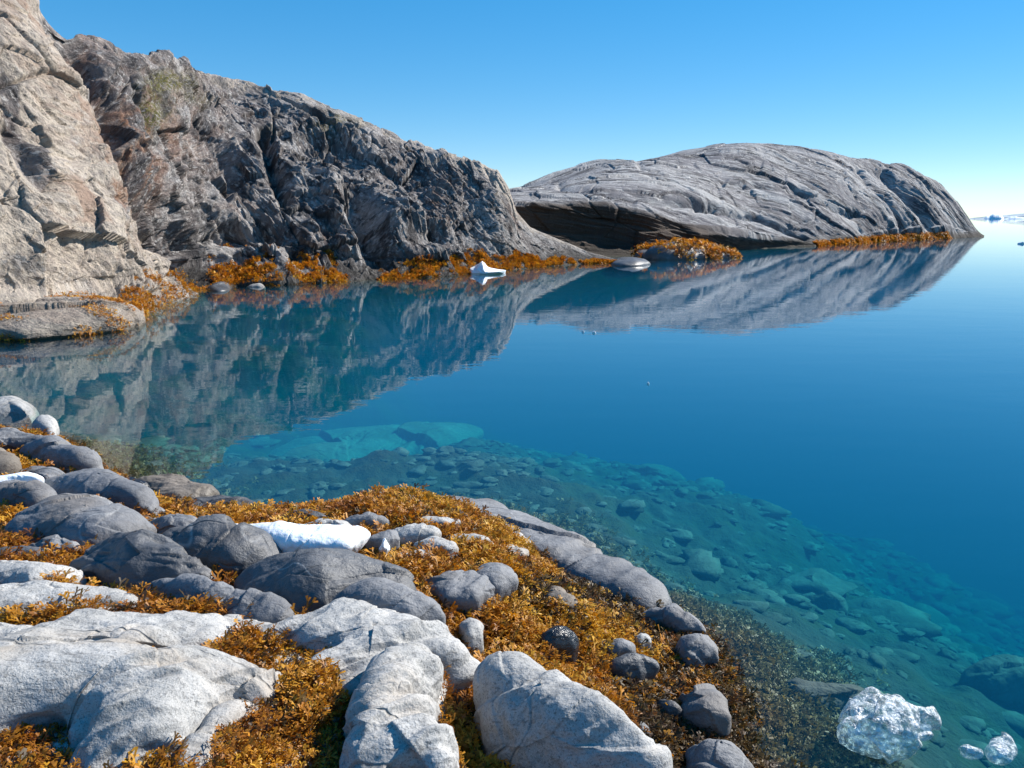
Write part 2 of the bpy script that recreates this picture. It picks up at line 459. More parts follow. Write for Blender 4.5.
def outline(W, C, na):
    th = np.linspace(-np.pi, np.pi, na, endpoint=False); rel = W - C; r = np.zeros(na)
    for a, b in zip(rel, np.roll(rel, -1, 0)):
        dx, dy = np.cos(th), np.sin(th); ex, ey = b - a
        den = dx * ey - dy * ex
        with np.errstate(divide='ignore', invalid='ignore'):
            s = (a[0] * ey - a[1] * ex) / den; u = (a[0] * dy - a[1] * dx) / den
        ok = (np.abs(den) > 1e-12) & (s > 0) & (u >= 0) & (u <= 1)
        r = np.where(ok, np.maximum(r, s), r)
    kw = max(1, na // 100)
    for _ in range(2): r = sum(np.roll(r, j) for j in range(-kw, kw + 1)) / (2 * kw + 1)
    return th, r

def rock(name, poly, h, mat, label=None, cat='rock', group='smooth rocks along the shore', k=.42, flat=2.2, amp=1.0, sink=.5, grow=1.0, conform=0.0, soft=1.0, centre=None, zbase=None,
         strata=0.0, blocky=0.03, bvh=True, fit=True, wide=1.0):
    rock_n[0] += 1; seed = 100 + rock_n[0] * 13
    poly = np.array(poly, float); m_ = poly.mean(0); poly = m_ + (poly - m_) * np.array([wide, 1 + (wide - 1) * .6])
    pc = poly.mean(0) if centre is None else np.array(centre, float)
    pyb, pyt = poly[:, 1].max(), poly[:, 1].min()
    if zbase is None:
        g = hit_ground(pc[0], min(pyb, 800)); zb = ground_z(g[None, :2], False)[0]
        zg = ground_z(hit_ground(*pc)[None, :2], False)[0]; zb = .5 * (zb + zg) + .02
    else: zb = zbase
    t = (pyb - poly[:, 1]) / max(pyb - pyt, 1e-6)
    W = on_z(poly[:, 0], poly[:, 1], zb + k * h * t)[:, :2]
    C = on_z(pc[0], pc[1], zb + k * h * .6)[:2]
    view = C / np.linalg.norm(C); across = np.array([view[1], -view[0]])
    dep = (W - C) @ view; lat = np.ptp((W - C) @ across)
    need = .42 * lat / max(np.ptp(dep), 1e-3)               # never much thinner from front to back than about half its width
    if need > 1: W = W + np.outer((dep - dep.min()) * (need - 1), view); C = C + view * (need - 1) * .4 * np.ptp(dep)
    W = C + (W - C) * grow
    if fit:                                                  # true size: height, depth and width such that it measures what it should from where the measure was taken
        for it in range(6):
            th, r = outline(W, C, 72)
            P, q = whaleback(C, r, th, h, zb, 20, flat, soft, sink, conform)
            ax, ay = px_of(P[:int(20 * .80)].reshape(-1, 3)); sc_ = np.linalg.norm([*C, H]) / F
            e_top = pyt - ay.min(); e_bot = ay.max() - pyb
            h = float(np.clip(h - .5 * e_top * sc_, .04, h * 1.5 + .02))
            tilt_ = max(H / np.linalg.norm([*C, H]), .12)
            sh = .35 * e_bot * sc_ / tilt_
            W = W + view * sh; C = C + view * sh
            wr = np.ptp(poly[:, 0]) / max(np.ptp(ax), 1e-6); cxs = (poly[:, 0].max() + poly[:, 0].min() - ax.max() - ax.min()) / 2 * sc_
            W = W + np.outer(((W - C) @ across) * (np.clip(wr, .8, 1.25) - 1), across) + across * cxs; C = C + across * cxs
    size = np.sqrt(np.ptp(W[:, 0]) * np.ptp(W[:, 1]))
    pxs = max(np.ptp(poly[:, 0]), np.ptp(poly[:, 1]))
    na = int(np.clip(pxs * 1.9, 48, 420)); nr = int(np.clip(pxs * .85, 22, 170))
    th, r = outline(W, C, na)
    P, q = whaleback(C, r, th, h, zb, nr, flat, soft, sink, conform)
    n = grid_normals(P); n = np.where(n[..., 2:3].mean() < 0, -n, n)
    if n[nr // 3, :, 2].mean() < 0: n = -n
    Pf = P.reshape(-1, 3); nf = n.reshape(-1, 3)
    s1 = 1.6 / max(size, .08)
    sc = min(size, .9)
    dsp = .075 * sc * fbm(Pf * s1 + seed, 2, seed)
    dsp += .012 * sc * fbm(Pf * s1 * 3.1 * np.array([1, 1.6, 1.2]), 3, seed + 3)
    ra_ = .64 if mat == 'pale' else (seed * 1.7) % 1.8 - .4
    rot = np.array([[math.cos(ra_), math.sin(ra_), 0], [-math.sin(ra_), math.cos(ra_), 0], [0, 0, 1]])
    Pr = Pf @ rot.T
    # low steps and grooves running with the foliation
    st_ = smooth(-.2, .3, perlin(Pf * 1.1 / max(size, .3), seed + 31))
    dsp += (.030 + .5 * strata) * sc * saw(Pr[:, 1] * 2.6 / max(size, .4) + Pr[:, 2] * 2.0 / max(size, .4) + .5 * perlin(Pf * 1.2 / max(size, .3), seed + 30), .12) * st_
    dsp += .008 * sc * saw(Pr[:, 1] * 8 / max(size, .4) + Pr[:, 2] * 5 / max(size, .4) + .6 * perlin(Pf * 2.5 / max(size, .3), seed + 33), .2) * (1 - st_)
    g = ridged(Pr * np.array([1.1, 4.5, 3.0]) / max(size, .35) * .9, 3, seed + 5)
    dsp += (.012 + strata) * sc * np.minimum(g, .9)
    fv, fe, _ = facets((Pr[:, :2] + Pr[:, 2:3] * .7) * np.array([1.6, 2.6]) / max(size, .3) + seed, seed + 7, .7)
    dsp += (.018 + blocky) * sc * fv
    ck = np.abs(perlin(Pr * np.array([1.0, 3.4, 2.0]) / max(size, .4) * 1.3 + .15 * fbm(Pf * 6, 2, seed + 2)[:, None], seed + 11))
    gate = smooth(.0, .25, perlin(Pf * 2.2 / max(size, .4), seed + 12))
    dsp -= .013 * sc * np.exp(-(ck / .035) ** 2) * gate
    dsp += .0035 * min(sc * 2, 1) * fbm(Pf * 16, 3, seed + 9)
    w = smooth(0, .12, q)[:, None].repeat(na, 1).ravel() * .9 + .1
    Pf = Pf + nf * (dsp * amp)[:, None]
    Pg = Pf.reshape(nr, na, 3); Pg[0] = Pg[0].mean(0)
    V = Pg[0, :1].tolist() and np.vstack([Pg[0, :1], Pg[1:].reshape(-1, 3)])
    quads = grid_faces(nr - 1, na, True) + 1
    j = np.arange(na); fan = np.stack([np.zeros(na, int), 1 + j, 1 + (j + 1) % na], -1)
    bot = 1 + (nr - 2) * na + j[::-1]
    quads = quads[:, ::-1]; 
    loc = np.array([C[0], C[1], zb])
    # orientation: make faces point outwards
    v0, v1, v2 = V[fan[0, 0]], V[fan[0, 1]], V[fan[0, 2]]
    if np.cross(v1 - v0, v2 - v0)[2] < 0: fan = fan[:, ::-1]
    a, b, c_ = V[quads[0, 0]], V[quads[0, 1]], V[quads[0, 2]]
    if np.cross(b - a, c_ - a)[2] < 0: quads = quads[:, ::-1]; bot = bot[::-1]
    flat_idx = np.concatenate([fan.ravel(), quads.ravel(), bot]); cnt = np.concatenate([np.full(na, 3), np.full(len(quads), 4), [na]])
    o = mesh_obj(name, V, flat_idx, cnt, M[mat], True, loc=loc)
    tag(o, label, cat, group)
    if bvh: BVH_ID.append((sum(len(f) for f in BVH_F), label)); add_bvh(V, np.vstack([np.column_stack([quads[:, 0], quads[:, 1], quads[:, 2]]), np.column_stack([quads[:, 0], quads[:, 2], quads[:, 3]]), fan]))
    return o

R_ = rock
# --- back left, towards the water
R_('rock', [(-40, 402), (5, 398), (20, 401), (33, 410), (35, 420), (28, 425), (15, 421), (-40, 428)], .30, 'pale', 'pale rock at the far left, highest up the picture among the shore rocks', wide=1.16)
R_('rock', [(38, 417), (45, 419), (54, 430), (57, 439), (50, 443), (40, 436), (37, 425)], .16, 'pale', 'narrow pale rock slanting down to the water past the leftmost seaweed', wide=1.16)
R_('rock', [(-40, 434), (0, 429), (15, 429), (28, 433), (37, 441), (20, 443), (0, 446), (-40, 452)], .20, 'grey', 'low grey rock just below the seaweed covered pale rock at far left', wide=1.16)
R_('rock', [(-30, 451), (5, 448), (10, 452), (16, 470), (0, 474), (-30, 476)], .18, 'brown', 'brownish rock at the left edge above the small snow patch', wide=1.16)
R_('boulder', [(27, 447), (36, 442), (52, 444), (66, 450), (80, 460), (92, 470), (75, 472), (58, 468), (42, 463), (33, 456)], .24, 'grey', 'smooth grey whaleback boulder sloping right towards the still water', wide=1.16)
R_('rock', [(18, 473), (35, 467), (48, 469), (60, 477), (48, 482), (30, 480)], .10, 'grey', 'small grey rock between the snow scrap and the seaweed behind it', wide=1.16)
R_('rock', [(60, 475), (78, 469), (95, 473), (86, 480), (70, 481)], .09, 'grey', 'thin grey ledge between the whaleback boulder and the long slab below it', wide=1.16)
R_('rock', [(-10, 487), (12, 482), (30, 485), (44, 494), (50, 505), (38, 511), (20, 506), (-10, 500)], .18, 'grey', 'grey rock directly below the small snow scrap', wide=1.16)
R_('flat_rock', [(44, 483), (62, 476), (85, 474), (105, 479), (125, 489), (140, 501), (152, 510), (140, 519), (115, 513), (88, 508), (62, 496)], .22, 'grey', 'long grey slab behind the large grey dome, seaweed along its left', amp=.8, wide=1.16)
R_('flat_rock', [(132, 502), (148, 503), (163, 513), (152, 519), (138, 512)], .10, 'grey', 'small grey slab at the right end of the long grey slab', wide=1.16)
R_('boulder', [(22, 530), (38, 513), (62, 503), (88, 500), (118, 504), (132, 511), (146, 521), (138, 535), (122, 548), (95, 552), (70, 548), (45, 540)], .26, 'grey', 'large smooth grey dome of rock above the dark cracked boulder', amp=.8, wide=1.16)
R_('rock', [(120, 481), (133, 479), (146, 488), (140, 494), (126, 491)], .10, 'wet', 'small dark stone at the water edge among seaweed behind the long slab', wide=1.16)
R_('flat_rock', [(140, 480), (165, 474), (190, 481), (213, 494), (204, 501), (178, 506), (156, 501)], .09, 'brown', 'flat pale brown slab half under the water at the left shore', zbase=-.04)
R_('flat_rock', [(172, 506), (215, 499), (255, 504), (275, 513), (240, 522), (192, 521)], .14, 'dark', 'dark wet flat slab at the waterline left of the big snow patch', zbase=.03)
R_('rock', [(150, 521), (165, 514), (180, 513), (196, 519), (204, 527), (185, 537), (162, 538)], .20, 'grey', 'grey rock squeezed behind the two dark boulders', wide=1.16)
R_('boulder', [(156, 549), (162, 537), (175, 529), (200, 524), (230, 523), (250, 529), (263, 542), (269, 556), (262, 570), (235, 580), (198, 578), (168, 565)], .30, 'dark', 'dark round boulder left of the big snow patch', wide=1.16)
R_('boulder', [(90, 563), (97, 550), (112, 544), (132, 539), (152, 539), (167, 545), (181, 560), (196, 586), (172, 592), (140, 588), (112, 580)], .28, 'dark', 'dark boulder with a deep groove over its top, below the grey dome', strata=.06, wide=1.16)
R_('boulder', [(249, 575), (257, 562), (275, 557), (310, 551), (345, 551), (375, 558), (392, 567), (399, 577), (380, 590), (352, 600), (325, 614), (294, 617), (270, 606), (255, 592)], .29, 'dark', 'largest dark smooth boulder, right below the big snow patch', amp=.8, wide=1.16)
R_('boulder', [(316, 615), (335, 596), (360, 586), (390, 582), (412, 586), (426, 599), (436, 622), (410, 632), (360, 628)], .26, 'grey', 'grey domed boulder with a thin white vein beside the golden seaweed mound', amp=.7, wide=1.16)
R_('flat_rock', [(150, 588), (160, 579), (182, 580), (208, 592), (240, 602), (264, 611), (278, 625), (250, 632), (212, 625), (180, 612)], .16, 'grey', 'long bluish grey slab slanting down right from the dark cracked boulder', wide=1.16)
R_('boulder', [(282, 522), (291, 512), (310, 511), (322, 516), (330, 524), (312, 530), (294, 529)], .13, 'dark', 'small dark rounded rock behind the big snow patch', wide=1.16)
R_('rock', [(294, 530), (315, 523), (340, 520), (349, 525), (346, 535), (320, 537)], .13, 'pale', 'small pale rock just right of the dark one behind the snow patch', wide=1.16)
R_('rock', [(346, 522), (360, 514), (380, 513), (386, 520), (374, 528), (354, 530)], .13, 'grey', 'small grey rock at the top left of the golden seaweed mound', wide=1.16)
R_('rock', [(32, 548), (45, 541), (60, 537), (67, 543), (78, 556), (60, 559), (44, 555)], .10, 'grey', 'small flat grey rock sunk in seaweed left of the dark cracked boulder', wide=1.16)
R_('rock', [(-20, 556), (0, 551), (25, 549), (46, 552), (54, 558), (35, 563), (0, 565)], .10, 'dark', 'small dark rock in the seaweed near the left edge', wide=1.16)
# --- pale slabs, lower left
P = dict(strata=.06, flat=3.0, grow=1.0, conform=1.0, soft=.7)
R_('flat_rock', [(-140, 604), (0, 594), (60, 604), (150, 618), (280, 628), (380, 617), (448, 640), (432, 668), (440, 720), (452, 820), (-140, 820)], .05, 'pale', 'broad bedrock floor that the pale slabs of the lower left rise from', strata=.02, flat=4.0, soft=0.0, centre=(170, 700), k=.3, grow=1.0, conform=1.0, fit=False)
R_('flat_rock', [(-60, 572), (0, 567), (30, 571), (60, 572), (76, 575), (64, 586), (40, 594), (0, 600), (-60, 606)], 0.14, 'pale', 'pinkish pale slab at the left edge, uppermost of the pale slabs', **P)
R_('flat_rock', [(-60, 612), (0, 599), (40, 593), (80, 590), (110, 591), (128, 597), (137, 603), (122, 608), (95, 611), (60, 622), (30, 625), (-60, 634)], 0.15, 'pale', 'pale slab with a black gap under its right end', **P)
R_('flat_rock', [(50, 622), (82, 608), (105, 608), (125, 612), (148, 609), (167, 617), (158, 626), (130, 638), (100, 634), (70, 630)], 0.12, 'pale', 'small pale slab right below the slab with the black gap', **P)
R_('flat_rock', [(-60, 634), (0, 627), (25, 626), (41, 630), (42, 640), (24, 648), (-60, 662)], 0.14, 'pale', 'short pale slab jutting in at the left edge over a black hollow', **P)
R_('flat_rock', [(-60, 712), (-10, 684), (30, 664), (70, 646), (105, 633), (140, 626), (175, 622), (202, 617), (226, 622), (214, 634), (182, 644), (152, 652), (120, 658), (92, 667), (50, 680), (-10, 708)], 0.18, 'pale', 'long narrow pale slab running up right above the biggest pale slab', centre=(110, 650), **P)
R_('flat_rock', [(182, 650), (200, 635), (225, 623), (250, 618), (270, 624), (284, 638), (270, 649), (240, 655), (208, 656)], 0.15, 'pale', 'rounded pale slab between the long narrow slab and the curved pale ridge', **P)
R_('flat_rock', [(262, 645), (285, 625), (330, 611), (380, 609), (420, 617), (445, 630), (457, 644), (430, 648), (412, 655), (400, 668), (378, 692), (350, 708), (325, 700), (314, 688), (330, 668), (340, 658), (300, 656)], 0.20, 'pale', 'pale curved ridge of rock with a small hollow, below the grey veined boulder', centre=(375, 645), k=.6, **P)
R_('flat_rock', [(244, 656), (270, 648), (300, 648), (332, 656), (318, 668), (290, 666), (262, 670)], 0.09, 'pale', 'small pale slab above the bright golden seaweed tuft', **P)
R_('flat_rock', [(-90, 760), (0, 712), (50, 690), (90, 672), (130, 655), (180, 651), (220, 653), (255, 660), (273, 675), (277, 694), (252, 702), (228, 716), (202, 748), (180, 790), (122, 790), (119, 750), (117, 722), (80, 722), (30, 732), (-20, 752)], 0.24, 'pale', 'biggest pale granite slab, with a square shadowed notch at its lower edge', centre=(185, 690), k=.6, **dict(P, grow=1.0, flat=2.9))
R_('flat_rock', [(178, 800), (202, 746), (228, 715), (252, 702), (238, 735), (218, 765), (205, 800)], 0.13, 'pale', 'pale strip of rock split off the right side of the biggest slab', **P)
R_('rock', [(286, 706), (300, 695), (320, 695), (333, 706), (331, 722), (320, 740), (302, 742), (290, 725)], 0.14, 'pale', 'small pale knob between two orange seaweed beds at the bottom', **P)
R_('flat_rock', [(376, 686), (398, 668), (420, 655), (426, 662), (424, 692), (428, 722), (438, 762), (446, 810), (350, 810), (358, 745), (366, 708)], 0.22, 'pale', 'tall pale slab with a long diagonal crack at the bottom centre', centre=(398, 735), k=.5, **P)
R_('boulder', [(473, 684), (479, 666), (492, 652), (511, 648), (537, 661), (562, 684), (582, 704), (607, 734), (637, 768), (662, 805), (570, 805), (535, 778), (508, 758), (490, 742), (481, 716)], .34, 'pale', 'big smooth pale boulder standing alone at the bottom centre', k=.75, amp=.9, centre=(540, 725), grow=1.0, strata=.02, fit=False, flat=2.5, soft=.4)
# --- weedy right flank
R_('boulder', [(534, 648), (545, 632), (560, 626), (573, 628), (579, 638), (575, 652), (556, 659), (540, 659)], .16, 'wet', 'glossy black wet stone behind the big pale boulder', amp=.6)
R_('rock', [(604, 654), (612, 641), (626, 639), (636, 645), (630, 654), (615, 658)], .09, 'grey', 'grey stone among the bright seaweed right of the black wet stone')
R_('rock', [(630, 640), (640, 632), (649, 636), (651, 644), (640, 648)], .08, 'pale', 'little pale round stone in the bright seaweed right of the black stone')
R_('rock', [(604, 668), (620, 657), (650, 654), (657, 664), (640, 676), (612, 678)], .11, 'dark', 'dark blocky rock just below the two little stones in bright seaweed', blocky=.05)
R_('rock', [(641, 617), (660, 606), (676, 607), (690, 621), (702, 634), (682, 634), (660, 624)], .12, 'grey', 'grey smooth rock at the waterline, uppermost on the right flank')
R_('rock', [(676, 644), (690, 635), (708, 634), (718, 645), (719, 658), (702, 663), (684, 666)], .14, 'grey', 'angular grey rock at the waterline right of the bright seaweed', blocky=.07)
R_('rock', [(679, 698), (700, 690), (722, 685), (730, 708), (729, 735), (704, 735), (686, 722)], .16, 'grey', 'grey square sided block in the brown seaweed by the water', blocky=.08, flat=3.2)
R_('rock', [(654, 704), (664, 699), (680, 706), (683, 716), (668, 716)], .07, 'dark', 'small dark flat rock touching the left of the square block')
R_('rock', [(614, 736), (632, 723), (650, 722), (650, 734), (634, 741)], .07, 'grey', 'small grey flat stone right of the big pale boulder')
R_('rock', [(688, 750), (704, 739), (730, 748), (758, 775), (735, 795), (695, 790)], .13, 'grey', 'smooth grey rock at the bottom edge below the square block')
R_('flat_rock', [(542, 596), (553, 586), (566, 592), (578, 606), (562, 613), (546, 608)], .05, 'brown', 'flat tan slab just under the shallows right of the golden mound')
R_('flat_rock', [(396, 506), (438, 497), (488, 505), (540, 523), (590, 551), (640, 592), (656, 608), (630, 616), (590, 600), (545, 572), (500, 547), (450, 526)], .14, 'grey', 'long smooth grey ledge curving down into the water behind the golden mound', zbase=-.05, centre=(545, 550), strata=.03, flat=2.6)
# --- stones bedded in the golden mound
ST = [([(430, 586), (455, 577), (472, 574), (486, 587), (472, 602), (452, 602)], .10, 'grey', 'larger grey stone in the middle of the golden seaweed mound'),
      ([(470, 577), (486, 568), (505, 571), (509, 582), (494, 591), (480, 587)], .09, 'grey', 'grey stone touching the right of the larger stone on the golden mound'),
      ([(415, 522), (430, 518), (452, 520), (446, 526), (425, 527)], .07, 'pale', 'flat pale stone near the top of the golden seaweed mound'),
      ([(396, 533), (415, 526), (433, 530), (428, 537), (408, 539)], .08, 'pale', 'pale flat stone just right of the white ice sliver on the mound'),
      ([(371, 541), (382, 533), (394, 532), (396, 540), (384, 545)], .07, 'grey', 'grey stone right behind the white ice sliver'),
      ([(446, 541), (460, 536), (480, 538), (486, 545), (466, 546)], .07, 'pale', 'long pale stone right of centre high on the golden mound'),
      ([(421, 546), (436, 540), (452, 549), (444, 554), (430, 553)], .06, 'pale', 'small pale stone below the long pale stone on the mound'),
      ([(500, 552), (512, 546), (524, 553), (522, 559), (508, 560)], .06, 'pale', 'pale stone at the right rim of the golden mound'),
      ([(508, 540), (518, 535), (527, 543), (520, 548)], .06, 'pale', 'little pale stone highest on the right rim of the mound'),
      ([(400, 557), (415, 551), (428, 554), (420, 560), (405, 562)], .05, 'pale', 'pale stone on the left slope of the golden mound'),
      ([(463, 629), (470, 621), (480, 626), (481, 640), (470, 645)], .09, 'pale', 'small upright pale stone behind the big pale boulder')]
for poly, h, mt, lab in ST:
    R_('stone', poly, h * .5 + .035, mt, lab, 'stone', 'stones in the golden seaweed', flat=2.4, wide=1.4)

# ------------------------------------------------------------------ white snow and ice on the rocks
def ice_patch(name, poly, h, label, zlift=0.0):
    poly_ = np.array(poly, float); pc = poly_.mean(0)
    zb = ground_z(hit_ground(*pc)[None, :2], False)[0] + zlift
    return rock(name, poly, h, 'snow', label, 'snow', None, k=.4, flat=2.3, amp=.5, sink=.25, zbase=zb, grow=1.0)
ice_patch('snow_patch', [(224, 524), (260, 525), (300, 531), (340, 533), (356, 530), (367, 532), (360, 540), (345, 550), (310, 551), (290, 548), (262, 540), (240, 532)], .075, 'large white patch of melting snow lying among the dark boulders', .12)
ice_patch('snow_patch', [(-20, 482), (5, 477), (22, 473), (37, 472), (45, 479), (38, 482), (20, 482), (0, 486)], .10, 'small white snow scrap at the left edge on grey rock', .16)

# ------------------------------------------------------------------ cliff and island
def interp(tab, c):
    tab = np.array(tab, float); return np.interp(c, tab[:, 0], tab[:, 1])
def smooth_cols(a, k):
    ker = np.ones(2 * k + 1) / (2 * k + 1); return np.convolve(np.pad(a, k, mode='edge'), ker, 'valid')

def px_of(P):
    d = P - np.array([0, 0, H]); z = d @ FW
    return CX + F * (d @ RT) / z, CY - F * (d @ UP) / z

def poly_dist(px, py, pl):
    return seg_dist(np.column_stack([px, py]), np.array(pl, float))

# ---- cliff
cB = [(-900, 420), (-300, 376), (-60, 350), (0, 341), (60, 335), (110, 326), (145, 315), (180, 300), (205, 291), (235, 286), (280, 285), (345, 282), (400, 279), (450, 276), (500, 271), (540, 267), (580, 264), (615, 263), (655, 262)]
cS = [(-900, -330), (-400, -210), (-60, -95), (0, -42), (30, -8), (45, 12), (62, 29), (72, 36), (100, 42), (130, 52), (160, 57), (195, 66), (225, 75), (262, 88), (300, 98), (340, 115), (380, 132), (420, 148), (450, 158), (480, 164), (497, 171), (508, 188), (516, 212), (530, 228), (560, 240), (590, 252), (615, 259), (655, 266)]
cD = [(-900, 9), (0, 8.5), (45, 9), (80, 12), (200, 13), (300, 12), (400, 10), (470, 6), (500, 3.5), (530, 2.2), (600, 1.2), (655, .6)]
cBack = [(-900, 30), (420, 26), (480, 14), (510, 6), (560, 3), (655, .6)]
NC, NU, NS, NB = 1150, 46, 430, 46
cc = np.concatenate([np.linspace(-900, -60, 140)[:-1], np.linspace(-60, 655, NC - 139)]); NC = len(cc)
yb, ys = smooth_cols(interp(cB, cc), 10), interp(cS, cc)
db = np.hypot(*on_z(cc, yb)[:, :2].T); sd = smooth_cols(interp(cD, cc), 12); bk = smooth_cols(interp(cBack, cc), 16)
Bp = on_z(cc, yb); Tp = at_dist(cc, ys, db + sd)
s = np.linspace(0, 1, NS)[:, None]
toe = smooth_cols(np.interp(cc, [-60, 120, 165, 200], [.27, .25, .16, .14]), 12)[None]
hs = np.where(s < .10, toe * (s / .10) ** .9, toe + (1 - toe) * (np.maximum(s - .10, 0) / .90) ** 1.4)
face = Bp[None, :, :2] + (Tp - Bp)[None, :, :2] * hs[..., None]
facez = Tp[None, :, 2] * s
Pm = np.concatenate([face, facez[..., None]], -1)
outdir = Tp[:, :2] - Bp[:, :2]; outdir /= np.linalg.norm(outdir, axis=1, keepdims=True)
u = np.linspace(1, 0, NU, endpoint=False)[:, None]      # below water, going down and out
low = np.concatenate([Bp[None, :, :2] - outdir[None] * (u ** 1.2 * 3.0)[..., None], (-4.5 * u * np.ones_like(cc))[..., None]], -1)
b = np.linspace(0, 1, NB + 1)[1:, None]
bz = np.maximum(Tp[None, :, 2], .0) * (1 - b ** 2.2 * 1.0) + .06 * bk[None] * b * (1 - b) * 4 * .5 - 1.2 * b ** 2
back = np.concatenate([Tp[None, :, :2] + outdir[None] * (b * bk[None])[..., None], bz[..., None]], -1)
G = np.concatenate([low, Pm, back], 0); NR = len(G)
for _ in range(2):                                       # soften the kink at the brow
    a0, a1 = NU + NS - 12, NU + NS + 6
    G[a0:a1] = (G[a0 - 1:a1 - 1] + 2 * G[a0:a1] + G[a0 + 1:a1 + 1]) / 4
nrm = grid_normals(G)
if nrm[NU + NS // 2, 500].dot(np.array([0, 0, H]) - G[NU + NS // 2, 500]) < 0: nrm = -nrm
along = np.concatenate([[0], np.cumsum(np.hypot(*np.diff(Bp[:, :2], axis=0).T))])
hgt_up = np.concatenate([[0], np.cumsum(np.linalg.norm(np.diff(G[:, 500], axis=0), axis=1))]); hgt_up -= hgt_up[NU]
AA = np.repeat(along[None], NR, 0).ravel(); UU = G[..., 2].ravel() + .35 * (hgt_up[:, None] * np.ones(NC)).ravel()
PX, PY = px_of(G.reshape(-1, 3)); Pf = G.reshape(-1, 3)
# foliation frame: planes dip down to the right
phi = math.radians(60)
tt = AA * math.cos(phi) - UU * math.sin(phi); nn = AA * math.sin(phi) + UU * math.cos(phi)
wob = .30 * fbm(Pf * .22, 2, 41); nnw = nn + wob; ttw = tt + .3 * fbm(Pf * .25, 2, 43)
def mod(fr, seed): return smooth(-.25, .35, perlin(Pf * fr, seed))
d = np.zeros(len(Pf))
d += .75 * fbm(np.column_stack([tt * .10, nnw * .22, Pf[:, 2] * .05]), 2, 1)
d += .75 * saw(nnw * .33 + .35 * perlin(Pf * .16, 3), .10) * mod(.12, 4) + .22 * saw(-ttw * .20 + .3 * perlin(Pf * .2, 5), .10) * mod(.15, 6)
d += .36 * saw(nnw * .85 + .3 * perlin(Pf * .4, 13)) * mod(.3, 14) + .09 * saw(-ttw * .55 + .35 * perlin(Pf * .5, 15)) * mod(.35, 16)
d += .13 * saw(nnw * 2.1 + .3 * perlin(Pf * .9, 23)) * mod(.7, 24) + .045 * saw(-ttw * 1.5 + .4 * perlin(Pf * 1.1, 25)) * mod(.8, 26)
d += .05 * saw(nnw * 5.2 + .3 * perlin(Pf * 2, 33)) * mod(1.5, 34)
f1, e1, i1 = facets(np.column_stack([tt * .26, nnw * .5]), 11, 1.0); d += .38 * f1
f2, e2, i2 = facets(np.column_stack([tt * .75, nnw * 1.3]), 51, 1.2); d += .19 * f2
f3, e3, i3 = facets(np.column_stack([tt * 2.0, nnw * 3.2]), 91, 1.2); d += .085 * f3
d += .05 * fbm(Pf * 2.2, 4, 61)
d -= .30 * np.exp(-(e1 / .025) ** 2) * mod(.25, 7) + .10 * np.exp(-(e2 / .03) ** 2) * mod(.5, 8)
def gully(pl, w, depth):
    global d
    dist = poly_dist(PX, PY, pl) / w * (1 + .5 * fbm(Pf * .8, 2, 71)); d -= depth * np.exp(-dist ** 2)
def bulge(cx, cy, rx, ry, a, rot=0):
    global d
    c_, s_ = math.cos(rot), math.sin(rot); x = (PX - cx) * c_ + (PY - cy) * s_; y = -(PX - cx) * s_ + (PY - cy) * c_
    d += a * np.exp(-((x / rx) ** 2 + (y / ry) ** 2) ** 1.6)
onface = (np.arange(NR)[:, None] * np.ones(NC) < NU + NS + 2).ravel()
gully([(48, 8), (75, 55), (105, 100), (120, 150), (150, 205), (180, 250), (205, 285)], 9, 1.5)
gully([(120, 60), (135, 95), (150, 140), (165, 185), (195, 250)], 6, .9)
gully([(10, 130), (30, 170), (48, 190)], 8, .7)
gully([(205, 120), (225, 150), (235, 185)], 6, .7)
gully([(262, 130), (275, 175), (285, 200)], 6, .8)
bulge(364, 222, 15, 42, -1.5, -.35); bulge(398, 225, 20, 50, .45, -.5)
bulge(338, 215, 12, 45, .45, -.35); bulge(430, 220, 30, 30, .4, -.6)
bulge(330, 150, 40, 14, -.7, .3); bulge(420, 240, 22, 12, -.8)
bulge(505, 205, 16, 40, .5); bulge(250, 235, 40, 12, -.8); bulge(160, 215, 14, 30, -.6, -.3)

rowi = (np.arange(NR)[:, None] * np.ones(NC)).ravel()
fr_s = (rowi - NU) / NS
amp = np.where(fr_s < 0, .5, np.where(fr_s > 1, .22, 1.0 - .55 * smooth(.80, 1.0, fr_s)))
amp *= np.interp(cc, [90, 190], [.6, 1])[None].repeat(NR, 0).ravel()
amp *= np.clip(sd / 9.0, .12, 1)[None].repeat(NR, 0).ravel()
amp *= 1 - .55 * smooth(.9, .1, Pf[:, 2]) * (Pf[:, 2] > -.5)
Gd = Pf + nrm.reshape(-1, 3) * (d * amp)[:, None]
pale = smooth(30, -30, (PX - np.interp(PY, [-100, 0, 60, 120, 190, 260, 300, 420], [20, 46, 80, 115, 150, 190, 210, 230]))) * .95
pale += .40 * np.exp(-(((PX - 500) / 22) ** 2 + ((PY - 210) / 45) ** 2)) + .5 * smooth(.72, 1.0, fr_s) * (PX > 200)  # sunlit headland end and skyline rim, their brightness painted into the colour
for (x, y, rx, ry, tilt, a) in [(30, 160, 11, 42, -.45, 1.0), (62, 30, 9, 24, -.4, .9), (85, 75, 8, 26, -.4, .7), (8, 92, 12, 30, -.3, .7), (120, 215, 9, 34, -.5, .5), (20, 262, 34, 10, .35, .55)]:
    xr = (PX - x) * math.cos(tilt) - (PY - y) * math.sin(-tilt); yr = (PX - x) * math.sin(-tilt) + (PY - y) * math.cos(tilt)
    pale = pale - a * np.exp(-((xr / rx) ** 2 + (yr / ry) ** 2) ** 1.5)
rust = np.zeros(len(Pf))
